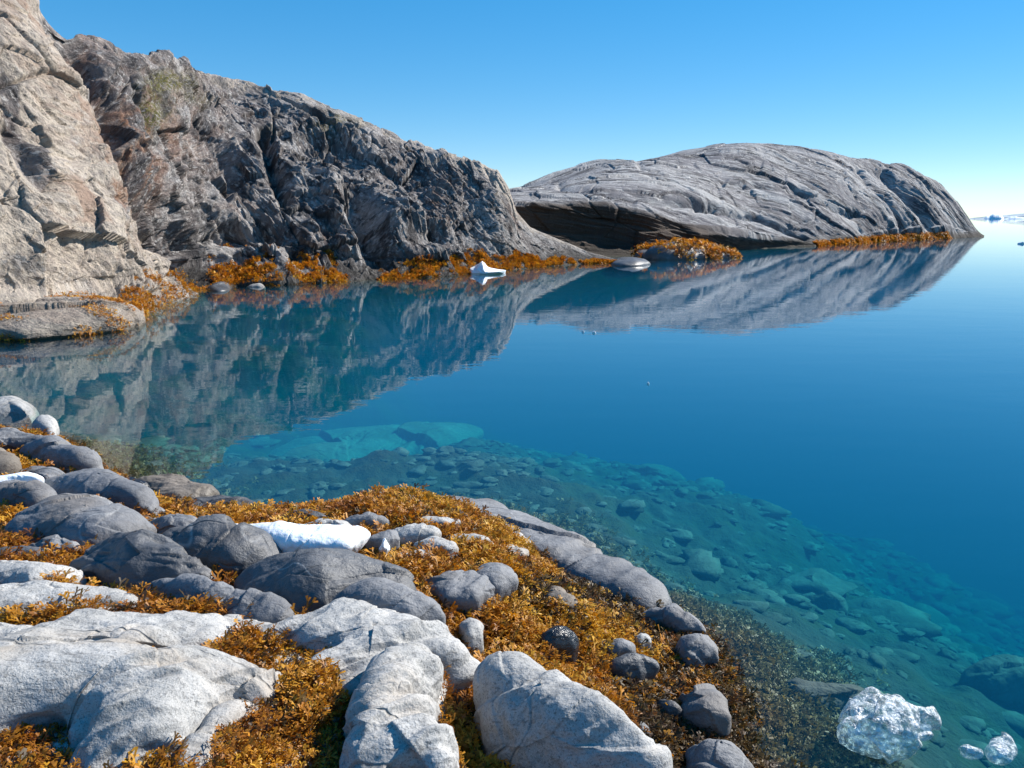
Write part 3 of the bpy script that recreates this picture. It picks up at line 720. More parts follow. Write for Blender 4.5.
for (x, y, rx, ry, a) in [(130, 165, 38, 75, 1.2), (60, 70, 40, 60, .8), (70, 200, 40, 40, .5), (440, 205, 12, 22, .9), (245, 215, 22, 14, .7), (512, 215, 8, 22, .7), (190, 130, 60, 60, .35), (25, 10, 40, 30, .6), (335, 225, 18, 30, .45)]:
    rust += a * np.exp(-(((PX - x) / rx) ** 2 + ((PY - y) / ry) ** 2))
moss_or_shade = np.zeros(len(Pf))
for (x, y, rx, ry, a) in [(165, 84, 22, 9, 1.7), (152, 112, 12, 16, 1.4), (195, 98, 16, 6, .6), (335, 128, 24, 7, .6), (270, 125, 10, 5, .5)]:
    moss_or_shade += a * np.exp(-(((PX - x) / rx) ** 2 + ((PY - y) / ry) ** 2))
paint = np.clip(np.column_stack([pale, rust, moss_or_shade]), 0, 1)
strata = np.column_stack([tt * .55, nnw * 1.3, Pf[:, 2] * .3])
cq = grid_faces(NR, NC)
aa_, bb_, cc_ = Gd[cq[len(cq) // 2]][:3]
if np.cross(bb_ - aa_, cc_ - aa_).dot(np.array([0, 0, H]) - aa_) < 0: cq = cq[:, ::-1]
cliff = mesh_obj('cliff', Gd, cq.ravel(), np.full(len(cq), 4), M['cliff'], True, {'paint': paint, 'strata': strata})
tag(cliff, 'long rugged grey and cream rock cliff rising on the left shore', 'cliff', kind='structure')
CLIFF = dict(G=Gd.reshape(NR, NC, 3), NU=NU, NS=NS, cc=cc)

# ---- island
iB = [(380, 263), (505, 261), (600, 257), (650, 255.5), (700, 252.5), (760, 248.5), (820, 246), (870, 243), (920, 240), (960, 238), (984, 236.5)]
iW = [(380, 212), (505, 206), (560, 204), (610, 206), (660, 218), (700, 228), (750, 239), (800, 242), (850, 236), (900, 228), (950, 226), (984, 236)]
iS = [(380, 214), (505, 196), (516, 189), (560, 178), (600, 168), (650, 158), (690, 150), (720, 145), (760, 143.5), (800, 147), (840, 155), (880, 162), (910, 169), (930, 177), (945, 188), (958, 204), (970, 222), (978, 231), (984, 236)]
iD = [(380, 14), (505, 20), (600, 26), (700, 30), (800, 26), (880, 20), (930, 12), (960, 6), (984, 1.0)]
NC, NU, NW, NS, NB = 900, 14, 110, 260, 40
cc = np.linspace(380, 984, NC)
yb, yw, ys, sd = smooth_cols(interp(iB, cc), 12), smooth_cols(interp(iW, cc), 14), smooth_cols(interp(iS, cc), 5), smooth_cols(interp(iD, cc), 14)
Bp = on_z(cc, yb); db = np.hypot(*Bp[:, :2].T)
Wp = at_dist(cc, yw, db + .4); Tp = at_dist(cc, ys, db + sd)
outdir = Bp[:, :2] / db[:, None]
wv = np.linspace(0, 1, NW)[:, None]
over = smooth(860, 760, cc)[None] * np.clip(Wp[:, 2] / 2.5, .2, 1.2)[None]
offs = .4 * wv + over * .75 * np.sin(np.pi * np.clip(wv, 0, 1) ** .8) * (1 - wv * .3)
wall = np.concatenate([Bp[None, :, :2] + outdir[None] * offs[..., None], (Wp[None, :, 2] * wv)[..., None]], -1)
sv = np.linspace(0, 1, NS)[1:, None]
hz_ = sv ** 1.25; vz_ = 1 - (1 - sv) ** 1.35
dome = np.concatenate([Wp[None, :, :2] + (Tp - Wp)[None, :, :2] * hz_[..., None], (Wp[None, :, 2] + (Tp - Wp)[None, :, 2] * vz_)[..., None]], -1)
u = np.linspace(1, 0, NU, endpoint=False)[:, None]
low = np.concatenate([Bp[None, :, :2] - outdir[None] * (u * 4.0)[..., None], (-4.5 * u * np.ones_like(cc))[..., None]], -1)
b = np.linspace(0, 1, NB + 1)[1:, None]
back = np.concatenate([Tp[None, :, :2] + outdir[None] * (b * (sd * 1.1)[None])[..., None], (np.maximum(Tp[None, :, 2], 0) * (1 - b ** 2) - 1.0 * b ** 2)[..., None]], -1)
G = np.concatenate([low, wall, dome, back], 0); NR = len(G)
for _ in range(8):
    a0, a1 = NU + NW - 8, NU + NW + 8
    G[a0:a1] = (G[a0 - 1:a1 - 1] + 2 * G[a0:a1] + G[a0 + 1:a1 + 1]) / 4
nrm = grid_normals(G); mid = (NU + NW + 120, 450)
if nrm[mid].dot(np.array([0, 0, H]) - G[mid]) < 0: nrm = -nrm
Pf = G.reshape(-1, 3); PX, PY = px_of(Pf)
along = np.concatenate([[0], np.cumsum(np.hypot(*np.diff(Bp[:, :2], axis=0).T))]); AA = np.repeat(along[None], NR, 0).ravel()
lenr = np.linalg.norm(np.diff(G[:, 450], axis=0), axis=1); UU = np.repeat(np.concatenate([[0], np.cumsum(lenr)])[:, None], NC, 1).ravel() * .6 + Pf[:, 2] * .8
phi = np.radians(np.interp(PX, [380, 600, 760, 860, 984], [4, 8, 14, 34, 52]).mean() * 0 + 17)
tanp = np.tan(np.radians(np.interp(cc, [380, 620, 760, 850, 984], [3, 9, 20, 38, 56])))
dip = np.concatenate([[0], np.cumsum(.5 * (tanp[1:] + tanp[:-1]) * np.diff(along))])
tt = AA; nn = (UU + np.repeat(dip[None], NR, 0).ravel()) * .8
nnw = nn + .5 * fbm(Pf * .10, 2, 141)
d = .9 * fbm(np.column_stack([tt * .05, nnw * .12, Pf[:, 2] * .05]), 2, 101)
d += .42 * saw(nnw * .22 + .4 * perlin(Pf * .07, 103), .12) * mod(.06, 104) + .22 * saw(nnw * .6 + .4 * perlin(Pf * .14, 113)) * mod(.12, 114)
d += .11 * saw(nnw * 1.5 + .4 * perlin(Pf * .3, 123)) * mod(.25, 124) + .06 * saw(nnw * 3.6 + .4 * perlin(Pf * .6, 133)) * mod(.4, 134) + .16 * saw(-tt * .16 + nnw * .1 + .5 * perlin(Pf * .2, 125), .08) * mod(.2, 126)
f1, e1, _ = facets(np.column_stack([tt * .07, nnw * .30]) + .2 * fbm(Pf * .2, 2, 108)[:, None], 111, .8); d += .26 * f1
f2, e2, _ = facets(np.column_stack([tt * .22, nnw * .8]), 151, .9); d += .12 * f2
f3, e3, _ = facets(np.column_stack([tt * .7, nnw * 2.0]), 191, .9); d += .06 * f3
d -= .20 * np.exp(-(e1 / .022) ** 2) * mod(.12, 107) + .12 * np.exp(-(e2 / .03) ** 2) * mod(.25, 106)
fr_r = np.repeat(np.arange(NR)[:, None], NC, 1).ravel()
fs = (fr_r - NU - NW) / NS
gl = poly_dist(PX, PY, [(690, 232), (740, 236), (790, 243), (812, 247)]); d += .8 * np.exp(-(gl / 5) ** 2)
for pl, w, dep in [([(885, 168), (905, 190), (925, 215), (935, 235)], 3.5, .9), ([(860, 170), (885, 200), (905, 235)], 3.5, .8), ([(700, 205), (760, 215), (810, 238)], 3.5, .7), ([(560, 190), (640, 196), (720, 205)], 3, .6), ([(640, 170), (700, 175), (800, 190), (860, 215)], 3, .5)]:
    d -= dep * np.exp(-(poly_dist(PX, PY, pl) / w * (1 + .5 * fbm(Pf * .4, 2, 171))) ** 2)
amp = np.where(fs > 1, .3, 1 - .55 * smooth(.7, 1.0, fs)) * np.clip(sd / 14, .1, 1)[None].repeat(NR, 0).ravel()
amp *= 1 - .6 * smooth(1.2, .1, Pf[:, 2])
Gd = Pf + nrm.reshape(-1, 3) * (d * amp)[:, None]
rust = .9 * smooth(3.4, 1.5, Pf[:, 2]) * smooth(690, 560, PX) * (fs < .05) + .25 * np.exp(-(((PX - 880) / 30) ** 2 + ((PY - 225) / 16) ** 2))
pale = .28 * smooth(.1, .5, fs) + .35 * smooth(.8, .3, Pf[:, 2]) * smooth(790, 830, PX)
under = smooth(4, -3, np.interp(PX, cc, yw) - PY) * smooth(760, 690, PX) + .85 * smooth(.9, .2, Pf[:, 2])  # undercut shade painted over its brown rock, plus a dark waterline band
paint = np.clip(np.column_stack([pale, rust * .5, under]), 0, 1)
strata = np.column_stack([tt * .08, nnw * 1.0, Pf[:, 2] * .1])
cq = grid_faces(NR, NC)
aa_, bb_, cc_ = Gd[cq[len(cq) // 2]][:3]
if np.cross(bb_ - aa_, cc_ - aa_).dot(np.array([0, 0, H]) - aa_) < 0: cq = cq[:, ::-1]
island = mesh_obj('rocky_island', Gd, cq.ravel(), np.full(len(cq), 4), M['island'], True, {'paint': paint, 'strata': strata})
tag(island, 'grey whaleback rock island across the bay with a dark undercut shore', 'island', kind='structure')
ISLE = dict(G=Gd.reshape(NR, NC, 3), NU=NU, NW=NW, cc=cc)

# ------------------------------------------------------------------ low skerries at the foot of the cliff and island
def skerry(name, pxl, h, mat, label, **kw):
    return rock(name, pxl, h, mat, label, 'rock', None, zbase=-.12, bvh=False, sink=.8, **kw)
skerry('skerry', [(604, 267), (612, 259), (630, 257), (650, 260), (656, 266), (640, 269), (618, 270)], .30, 'dark', 'low bare grey skerry in the gap between cliff and island', strata=.05, blocky=.10, amp=1.0, fit=False, k=.6, flat=2.5, wide=.72)
weedy_skerry = skerry('skerry', [(640, 259), (658, 248), (680, 243), (704, 246), (728, 254), (735, 258), (700, 261), (660, 262)], .62, 'dark', 'skerry covered in orange seaweed before the island undercut', strata=.15, blocky=.2, amp=1.8, fit=False, k=.8, soft=1.3)
ledge = skerry('flat_rock', [(-40, 340), (0, 314), (22, 293), (60, 292), (105, 302), (140, 316), (122, 326), (70, 335), (20, 342)], .8, 'brown', 'low pale ledge streaked with orange seaweed sloping into the water at far left', strata=.05, blocky=.16, amp=1.6, flat=2.6, soft=.6)
lm = ledge.data; lv = np.zeros(len(lm.vertices) * 3, np.float32); lm.vertices.foreach_get('co', lv); lv = lv.reshape(-1, 3)
ls_ = np.column_stack([lv[:, 0] * .5 + lv[:, 1] * .3, (lv[:, 2] * 1.6 + lv[:, 0] * .35) * 1.6, lv[:, 1] * .5, np.ones(len(lv))]).astype(np.float32)
at_ = lm.attributes.new('strata', 'FLOAT_COLOR', 'POINT'); at_.data.foreach_set('color', ls_.ravel())
at_ = lm.attributes.new('paint', 'FLOAT_COLOR', 'POINT'); at_.data.foreach_set('color', np.tile(np.array([.85, .25, 0, 1], np.float32), len(lv)))
lm.materials[0] = M['cliff']
skerry('rock', [(205, 290), (216, 283), (230, 284), (231, 290), (218, 294)], .35, 'dark', 'small dark rock in the water by the cliff foot')
skerry('rock', [(246, 289), (255, 284), (265, 285), (266, 290)], .3, 'pale', 'tiny pale rock awash below the cliff seaweed')

# ------------------------------------------------------------------ seaweed
def frond_template(rs, fine=True):
    V, Q = [], []
    def strip(p, ang, ln, w0, w1, lift0, lift1):
        dirv = np.array([math.sin(ang), math.cos(ang)]); side = np.array([dirv[1], -dirv[0]])
        a, b = p, p + dirv * ln; i = len(V)
        V.extend([[*(a - side * w0), lift0], [*(a + side * w0), lift0], [*(b + side * w1), lift1], [*(b - side * w1), lift1]]); Q.append([i, i + 1, i + 2, i + 3])
        return b
    p = strip(np.zeros(2), 0, .40, .028, .045, 0, .05)
    for sgn in (-1, 1):
        a1 = sgn * rs.uniform(.22, .55); l1 = rs.uniform(.22, .42); li = rs.uniform(.0, .16)
        p1 = strip(p, a1, l1, .042, .055, .05, .05 + li)
        if fine:
            for s2 in (-1, 1):
                a2 = a1 + s2 * rs.uniform(.25, .7); strip(p1, a2, rs.uniform(.2, .42), .05, rs.uniform(.05, .085), .05 + li, .05 + li + rs.uniform(-.12, .14))
    return np.array(V), np.array(Q)
rs = random.Random(3)
TPL = [frond_template(rs) for _ in range(10)]

def fronds(name, pts, nrm, size, tint, pitch=(15, 65), droop=None):
    """pts Nx3, nrm Nx3, size N, tint Nx3 -> one mesh of forked fronds"""
    N = len(pts); rg = np.random.default_rng(len(pts))
    up = nrm / np.linalg.norm(nrm, axis=1, keepdims=True)
    az = rg.uniform(0, 2 * np.pi, N)
    ref = np.where(np.abs(up[:, 2:3]) > .9, [[1., 0, 0]], [[0, 0, 1.]])
    t1 = np.cross(up, ref); t1 /= np.linalg.norm(t1, axis=1, keepdims=True); t2 = np.cross(up, t1)
    h = np.cos(az)[:, None] * t1 + np.sin(az)[:, None] * t2
    pit = np.radians(rg.uniform(pitch[0], pitch[1], N))[:, None]
    fwd = h * np.cos(pit) + up * np.sin(pit)
    side = np.cross(fwd, up); side /= np.linalg.norm(side, axis=1, keepdims=True) + 1e-9
    roll = rg.normal(0, .6, N)[:, None]; nn_ = np.cross(side, fwd)
    side, nn_ = side * np.cos(roll) + nn_ * np.sin(roll), nn_ * np.cos(roll) - side * np.sin(roll)
    VV, FF, TT = [], [], []; off = 0
    kind = rg.integers(0, len(TPL), N)
    for k, (tv, tq) in enumerate(TPL):
        ix = np.nonzero(kind == k)[0]
        if not len(ix): continue
        S = size[ix][:, None, None]
        v = pts[ix][:, None] + S * (tv[None, :, 0:1] * side[ix][:, None] + tv[None, :, 1:2] * fwd[ix][:, None] + tv[None, :, 2:3] * nn_[ix][:, None])
        VV.append(v.reshape(-1, 3)); nv = len(tv)
        FF.append((tq[None] + (np.arange(len(ix)) * nv)[:, None, None]).reshape(-1, 4) + off); off += len(ix) * nv
        shade = .7 + .45 * np.clip(tv[:, 1] / .9, 0, 1)       # younger tips are paler than the stipe
        TT.append((tint[ix][:, None] * shade[None, :, None]).reshape(-1, 3))
    FF = np.vstack(FF)
    o = mesh_obj(name, np.vstack(VV), FF.ravel(), np.full(len(FF), 4), M['weed'], False, {'tint': np.vstack(TT)})
    tag(o, kind='stuff'); return o

GOLD = np.array([[.47, .265, .020], [.41, .21, .016], [.33, .145, .016], [.53, .335, .03], [.17, .062, .014], [.28, .16, .02]])
BRWN = np.array([[.105, .066, .020], [.075, .048, .018], [.14, .085, .022], [.05, .028, .014], [.09, .048, .022]])
PAL = np.array([[.11, .037, .010], [.23, .078, .012], [.36, .137, .013], [.48, .212, .015], [.56, .285, .022], [.60, .36, .035]])
def tints(P, f_gold, rg, boost=0.0):
    N = len(P); v = .58 + .36 * fbm(P * 2.6, 2, 401) + .22 * fbm(P * 9, 2, 402) + rg.normal(0, .13, N) + boost
    v = np.clip(v, 0, .999) * 5; i = v.astype(int); f = (v - i)[:, None]
    g = PAL[i] * (1 - f) + PAL[np.minimum(i + 1, 5)] * f
    b = BRWN[rg.integers(0, 5, N)]
    return np.where((rg.random(N) < f_gold)[:, None], g, b) * rg.uniform(.85, 1.2, (N, 1))

# near shore: fronds on all open ground, with a few beds on the rocks themselves
near = (R < 13).reshape(R.shape)
keepq = gq[(np.hypot(GV[gq[:, 0], 0], GV[gq[:, 0], 1]) < 13)]
ntri = np.vstack([keepq[:, [0, 1, 2]], keepq[:, [0, 2, 3]]])
rockV = np.vstack(BVH_V); rockF = np.vstack(BVH_F)
bv_rock = BVHTree.FromPolygons(rockV.tolist(), rockF.tolist())
ids_ = sorted(BVH_ID) + [(len(rockF), '')]
floor_rng = [(a_[0], b_[0]) for a_, b_ in zip(ids_, ids_[1:]) if a_[1].startswith('broad bedrock')][0]
def scatter(n, rmin, rmax, amin, amax, seed):
    rg = np.random.default_rng(seed)
    r = np.sqrt(rg.uniform(rmin ** 2, rmax ** 2, n)); a = np.radians(rg.uniform(amin, amax, n))
    return np.column_stack([r * np.sin(a), r * np.cos(a)]), rg
BEDS_PX = [(.30, [(-30, 408), (8, 405), (18, 412), (28, 424), (24, 430), (-30, 430)]),
 (.52, [(55, 588), (75, 563), (100, 577), (150, 592), (190, 606), (195, 613), (170, 624), (165, 612), (140, 606), (135, 597), (100, 590)]),
 (.55, [(25, 622), (80, 617), (112, 637), (60, 652), (38, 655), (45, 632)]), (.6, [(-30, 690), (40, 672), (58, 675), (30, 692), (-30, 710)]),
 (.62, [(82, 670), (120, 657), (160, 646), (192, 636), (186, 650), (130, 661), (98, 674)]),
 (.62, [(-60, 790), (-30, 752), (0, 740), (30, 729), (80, 723), (115, 722), (116, 770), (118, 830), (-60, 830)]),
 (.6, [(196, 830), (215, 765), (232, 737), (250, 706), (272, 690), (286, 702), (287, 722), (300, 744), (320, 744), (335, 722), (355, 704), (370, 696), (364, 732), (352, 830)]),
 (.58, [(266, 672), (300, 657), (335, 656), (345, 648), (362, 650), (345, 662), (328, 674), (312, 692), (280, 690)]),
 (.56, [(284, 640), (298, 637), (310, 648), (294, 651)]), (.56, [(215, 636), (232, 628), (236, 634), (218, 642)]),
 (.5, [(424, 662), (440, 642), (480, 652), (474, 690), (482, 732), (510, 762), (545, 830), (448, 830), (434, 742)])]
BEDS = [on_z([p[0] for p in pl], [p[1] for p in pl], zq)[:, :2] for zq, pl in BEDS_PX]
FLANK = on_z(*zip(*[(522, 512), (548, 560), (556, 600), (505, 645), (590, 690), (665, 830), (900, 830), (900, 690), (760, 640), (660, 585), (600, 540)]), .1)[:, :2]
pts, nrms, sizes, tnt, bst = [], [], [], [], []
for (n, r0, r1, a0, a1, sz, sd_) in [(170000, 1.2, 3.0, -62, 34, (.026, .048), 1), (150000, 3.0, 5.0, -58, 30, (.03, .054), 2), (115000, 5.0, 9.5, -50, 16, (.038, .066), 3)]:
    XY, rg = scatter(n, r0, r1, a0, a1, sd_)
    dsh = shore_dist(XY); ok = dsh > -1.3
    XY = XY[ok]; dsh = dsh[ok]
    gz = ground_z(XY)
    P3 = np.column_stack([XY, np.zeros(len(XY))])
    clump = fbm(P3 * 3.2, 3, 77); tuft = fbm(P3 * 6.5, 2, 78)
    dens = np.clip(.95 + .5 * clump - 1.0 * smooth(-.05, -1.25, dsh), 0, 1)
    keep = rg.random(len(XY)) < dens
    XY, gz, dsh, clump, tuft = XY[keep], gz[keep], dsh[keep], clump[keep], tuft[keep]
    bed = np.zeros(len(XY), bool)
    for B in BEDS: bed |= inside(XY, B)
    wetland = np.where(inside(XY, FLANK), smooth(-.05, .09, seg_dist(XY, np.vstack([FLANK, FLANK[:1]]))), 0)     # right flank: browner, wetter
    mound = np.exp(-(((XY - mound_c) / np.array([.95, 1.1])) ** 2).sum(1))
    bright = on_z(620, 640, .2)[:2]; br = np.exp(-(((XY - bright) / np.array([.40, .30])) ** 2).sum(1))
    gold = np.clip(1 - .92 * wetland + 1.0 * br, 0, 1) * smooth(-.25, .12, dsh)
    gold = np.clip(gold * (.86 + .3 * clump), 0, 1)
    for i in range(len(XY)):
        hit = bv_rock.ray_cast(Vector((XY[i, 0], XY[i, 1], 3)), Vector((0, 0, -1)))
        z = gz[i]
        if hit[0] is not None and hit[0].z > z - .01:
            lift = hit[0].z - z
            floor_ = floor_rng[0] <= hit[2] < floor_rng[1]
            if lift > (.03 if not floor_ else .30): continue
            z = max(z, hit[0].z)
        lay = rg.random() ** 1.5 * (.055 if gold[i] > .5 else .035) * max(.2, 1 + clump[i]) + .030 * max(0, tuft[i]) * min(1, max(0, gold[i]))
        pts.append((XY[i, 0], XY[i, 1], z + lay - (.03 if bed[i] else .01))); nrms.append((0, 0, 1)); sizes.append(rg.uniform(*sz) * (.85 if bed[i] else 1) * (1.5 if rg.random() < .12 else 1)); tnt.append(gold[i]); bst.append(.14 * min(1, mound[i] * 1.5) + .22 * br[i])
pts = np.array(pts); rgc = np.random.default_rng(55)
tint = tints(pts, np.array(tnt), rgc, np.array(bst)); uw = smooth(.03, -.08, pts[:, 2])[:, None]; tint = tint * (1 - uw) + uw * np.array([.15, .125, .035]) * rgc.uniform(.6, 1.5, (len(pts), 1))
weed = fronds('seaweed', pts, np.array(nrms, float), np.array(sizes), tint, (0, 30))
tag(weed, 'golden and brown seaweed carpet between the foreground rocks', 'seaweed')

# seaweed hanging on the cliff foot, the island foot and the skerry
def shore_weed(D, r0, r1, zones, n, seed, sz):
    rg = np.random.default_rng(seed); Gg = D['G']; nr_, nc_ = Gg.shape[:2]
    N = grid_normals(Gg); mid = (r0 + 40, nc_ // 2)
    if N[mid].dot(np.array([0, 0, H]) - Gg[mid]) < 0: N = -N
    out_p, out_n = [], []
    for (x0, x1, zt, w) in zones:
        cols = np.nonzero((D['cc'] >= x0) & (D['cc'] <= x1))[0]
        m = int(n * w)
        ci = rg.choice(cols, m); ri = rg.integers(r0, r1, m)
        p = Gg[ri, ci]; nv = N[ri, ci]
        f = (D['cc'][ci] - x0) / (x1 - x0); env = np.clip(np.minimum(f, 1 - f) * 7, .25, 1)
        top = zt * env * (.75 + .7 * fbm(p * np.array([.9, .9, .2]), 3, seed))
        ok = (p[:, 2] > -.25) & (p[:, 2] < top) & (fbm(p * 1.6, 3, seed + 5) > -.24)
        out_p.append(p[ok]); out_n.append(nv[ok])
    p = np.vstack(out_p); nv = np.vstack(out_n)
    clump = fbm(p * 2.4, 2, seed + 9)
    p = p + nv * (np.clip(.02 + .09 * clump, 0, .10) * rg.random(len(p)))[:, None]
    nv = nv * .6 + np.array([0, 0, .7])
    return p, nv, rg
p1, n1, rg = shore_weed(CLIFF, CLIFF['NU'] - 4, CLIFF['NU'] + 120, [(20, 150, .45, 1.1), (110, 206, .85, 1.2), (205, 348, 1.1, 2.0), (380, 440, .9, 1.1), (425, 545, .9, 1.8), (535, 625, .42, .9)], 22000, 301, None)
p2, n2, _ = shore_weed(ISLE, ISLE['NU'] - 1, ISLE['NU'] + 60, [(640, 730, .8, .4), (815, 905, 1.5, .9), (900, 950, .9, .3)], 16000, 302, None)
tint = tints(p1, np.full(len(p1), .95), rg)
w1 = fronds('cliff_seaweed', p1, n1, rg.uniform(.08, .16, len(p1)) * np.clip(np.hypot(p1[:, 0], p1[:, 1]) / 25, .45, 1.1), tint * 1.2, (0, 32))
tag(w1, 'orange seaweed fringe along the foot of the cliff', 'seaweed')
tint = tints(p2, np.full(len(p2), .95), rg)
w2 = fronds('island_seaweed', p2, n2, rg.uniform(.18, .34, len(p2)), tint * 1.2, (0, 32))
tag(w2, 'orange seaweed fringe along the foot of the rocky island', 'seaweed')
for sk, n_, thr, fq, sz_, nm, lb in [(weedy_skerry, 9000, .0, (.8, .8, .8), (.2, .36), 'skerry_seaweed', 'orange seaweed heaped over the skerry before the island'), (ledge, 9000, .12, (.5, 1.6, 2.6), (.05, .10), 'ledge_seaweed', 'orange seaweed streaks on the low pale ledge at far left')]:
    me = sk.data
    sv = np.zeros(len(me.vertices) * 3, np.float32); me.vertices.foreach_get('co', sv); sv = sv.reshape(-1, 3) + np.array(sk.location)
    sn = np.zeros(len(me.vertices) * 3, np.float32); me.vertices.foreach_get('normal', sn); sn = sn.reshape(-1, 3)
    ok = (sv[:, 2] > -.05); sv, sn = sv[ok], sn[ok]
    ix = rg.integers(0, len(sv), n_); ix = ix[fbm(sv[ix] * np.array(fq), 3, 9) > thr]
    pp = sv[ix] + sn[ix] * rg.uniform(0, sz_[0] * .4, (len(ix), 1)) + rg.normal(0, sz_[0] * .2, (len(ix), 3))
    w3 = fronds(nm, pp, sn[ix] + np.array([0, 0, .6]), rg.uniform(sz_[0], sz_[1], len(ix)), tints(pp, np.full(len(ix), .95), rg) * 1.2, (0, 32))
    tag(w3, lb, 'seaweed')

# ------------------------------------------------------------------ stones on the seabed
def stone_mesh(rg, seed):
    na, nr = 14, 9
    th = np.linspace(0, 2 * np.pi, na, endpoint=False); ph = np.linspace(.02, np.pi - .02, nr)
    T, Ph = np.meshgrid(th, ph)
    P_ = np.stack([np.sin(Ph) * np.cos(T), np.sin(Ph) * np.sin(T), np.cos(Ph)], -1).reshape(-1, 3)
    fv, _, _ = facets(P_[:, :2] * 1.3 + P_[:, 2:3] * .9 + seed, seed, .6)
    P_ = P_ * (1 + .6 * fv + .25 * perlin(P_ * 1.4, seed))[:, None]
    return P_, grid_faces(nr, na, True)[:, ::-1]
STN = [stone_mesh(RNG, 900 + i) for i in range(8)]
rg = np.random.default_rng(91)
VV, FF, off = [], [], 0
XY, rg = scatter(6500, 2.4, 15, -40, 45, 92)
dsh = shore_dist(XY)
XY = XY[(dsh < -.5) & (cove(XY) < .4) & (rg.random(len(XY)) < np.clip(.75 + .9 * fbm(np.column_stack([XY * .5, XY[:, 0] * 0]), 2, 3), .1, 1))]
gz = ground_z(XY)
for i in range(len(XY)):
    tv, tq = STN[rg.integers(0, 8)]
    big = rg.random() < .02
    sz = rg.uniform(.13, .28) if big else abs(rg.normal(0, .038)) + .022
    a = rg.uniform(0, 6.28); c_, s_ = math.cos(a), math.sin(a)
    v = tv * np.array([1.3, .9, .27]) * sz
    v = np.column_stack([v[:, 0] * c_ - v[:, 1] * s_, v[:, 0] * s_ + v[:, 1] * c_, v[:, 2]]) + np.array([XY[i, 0], XY[i, 1], min(gz[i] + sz * .12, -.1 - sz * .5)])
    VV.append(v); FF.append(tq + off); off += len(v)
FF = np.vstack(FF)
o = mesh_obj('seabed_stones', np.vstack(VV), FF.ravel(), np.full(len(FF), 4), M['stone'])
tag(o, 'pale rubble of stones seen through the clear water', 'stones', kind='stuff')
M['shelf'] = shore_rock_material('submerged_shelf_rock', (.17, .18, .155), (.11, .118, .10), (.05, .053, .042), .4, wetline=-9)
def sunken(pxl, depth, h, label, mat='stone', **kw):
    return rock('submerged_rock', pxl, h, mat, label, 'rock', 'rocks under the clear water', zbase=-depth, bvh=False, **kw)
sunken([(236, 474), (290, 446), (370, 428), (450, 424), (486, 430), (450, 446), (395, 462), (330, 478), (270, 488)], .92, .22, 'broad pale rock shelf just under the blue water behind the snow patch', 'shelf', fit=False, strata=.08, blocky=.12, amp=1.3)
sunken([(766, 690), (800, 682), (850, 680), (866, 690), (858, 706), (820, 712), (780, 706)], .22, .12, 'pale flat slab under water just behind the clear ice chunk')
sunken([(962, 682), (980, 664), (1010, 655), (1040, 660), (1045, 688), (1000, 694)], .80, .14, 'large submerged boulder with a pale top at the right edge')
sunken([(792, 600), (830, 592), (850, 600), (846, 618), (812, 616)], .85, .30, 'angular sunken rock in the teal water well above the ice chunk')
sunken([(560, 505), (600, 497), (622, 506), (618, 526), (580, 526)], 1.0, .35, 'broad pale rock deep under water beyond the smooth grey ledge')

# ------------------------------------------------------------------ floating ice
def ice_chunk(name, pxl, h, label, mat='ice', cat='ice', group=None, blocky=.16, amp=.9, sink=.12, **kw):
    return rock(name, pxl, h, mat, label, cat, group, zbase=-.05, bvh=False, blocky=blocky, amp=amp, sink=sink, flat=2.6, **kw)
ice_chunk('ice_chunk', [(832, 738), (838, 712), (846, 694), (868, 686), (880, 696), (902, 696), (912, 712), (936, 722), (938, 740), (920, 752), (900, 752), (880, 762), (850, 752)], .13, 'largest glassy chunk of clear ice floating near the shore', fit=False, k=.6, soft=.4, wide=.9)
ice_chunk('ice_chunk', [(984, 750), (990, 738), (1002, 733), (1014, 741), (1016, 750), (1004, 762), (990, 760)], .05, 'small glassy ice lump floating at the bottom right corner', fit=False, sink=.05)
ice_chunk('ice_chunk', [(957, 750), (962, 746), (980, 752), (984, 757), (972, 757)], .03, 'tiny ice sliver just left of the small ice lump', fit=False, sink=.04)
def berg(name, prof, dist_y, thick, label, mat='snow', z=0.0):
    """standing piece of ice: silhouette in metres around its own base, swept to a rounded solid"""
    pts_ = np.array(prof, float); m = len(pts_)
    base = on_z(*dist_y, z)
    scale = base[1] / F * 1.0
    rings = []
    for f_, s_ in [(-1, .25), (-.75, .68), (-.35, .95), (0, 1), (.35, .92), (.75, .62), (1, .2)]:
        c0 = np.array([pts_[:, 0].mean(), 2.0])
        q_ = c0 + (pts_ - c0) * s_
        q_ = q_ + .06 * np.ptp(pts_[:, 1]) * np.column_stack([perlin(np.column_stack([pts_ * .37, np.full(m, f_ * 2 + 9)]), 6), perlin(np.column_stack([pts_ * .37, np.full(m, f_ * 2)]), 7)]); rings.append(np.column_stack([q_[:, 0] * scale, np.full(m, f_ * thick) + .1 * thick * perlin(np.column_stack([pts_ * .3, np.full(m, f_ * 3)]), 5), q_[:, 1] * scale]))
    V = np.vstack(rings) + base; nrg = len(rings)
    q_ = grid_faces(nrg, m, True)
    flat_ = np.concatenate([q_.ravel(), np.arange(m)[::-1], (nrg - 1) * m + np.arange(m)]); cnt_ = np.concatenate([np.full(len(q_), 4), [m, m]])
    o = mesh_obj(name, V, flat_, cnt_, M[mat], False, loc=base)
    tag(o, label, 'ice'); return o
berg('small_iceberg', [(-17, -6), (-18, 1), (-15, 5), (-10, 7), (-6, 9), (-3, 11.5), (0, 10), (2, 6), (6, 4.5), (14, 3.5), (21, 2.5), (20, 0), (8, -3), (0, -8)], (485, 273), .9, 'bright white little iceberg afloat before the cliff seaweed')
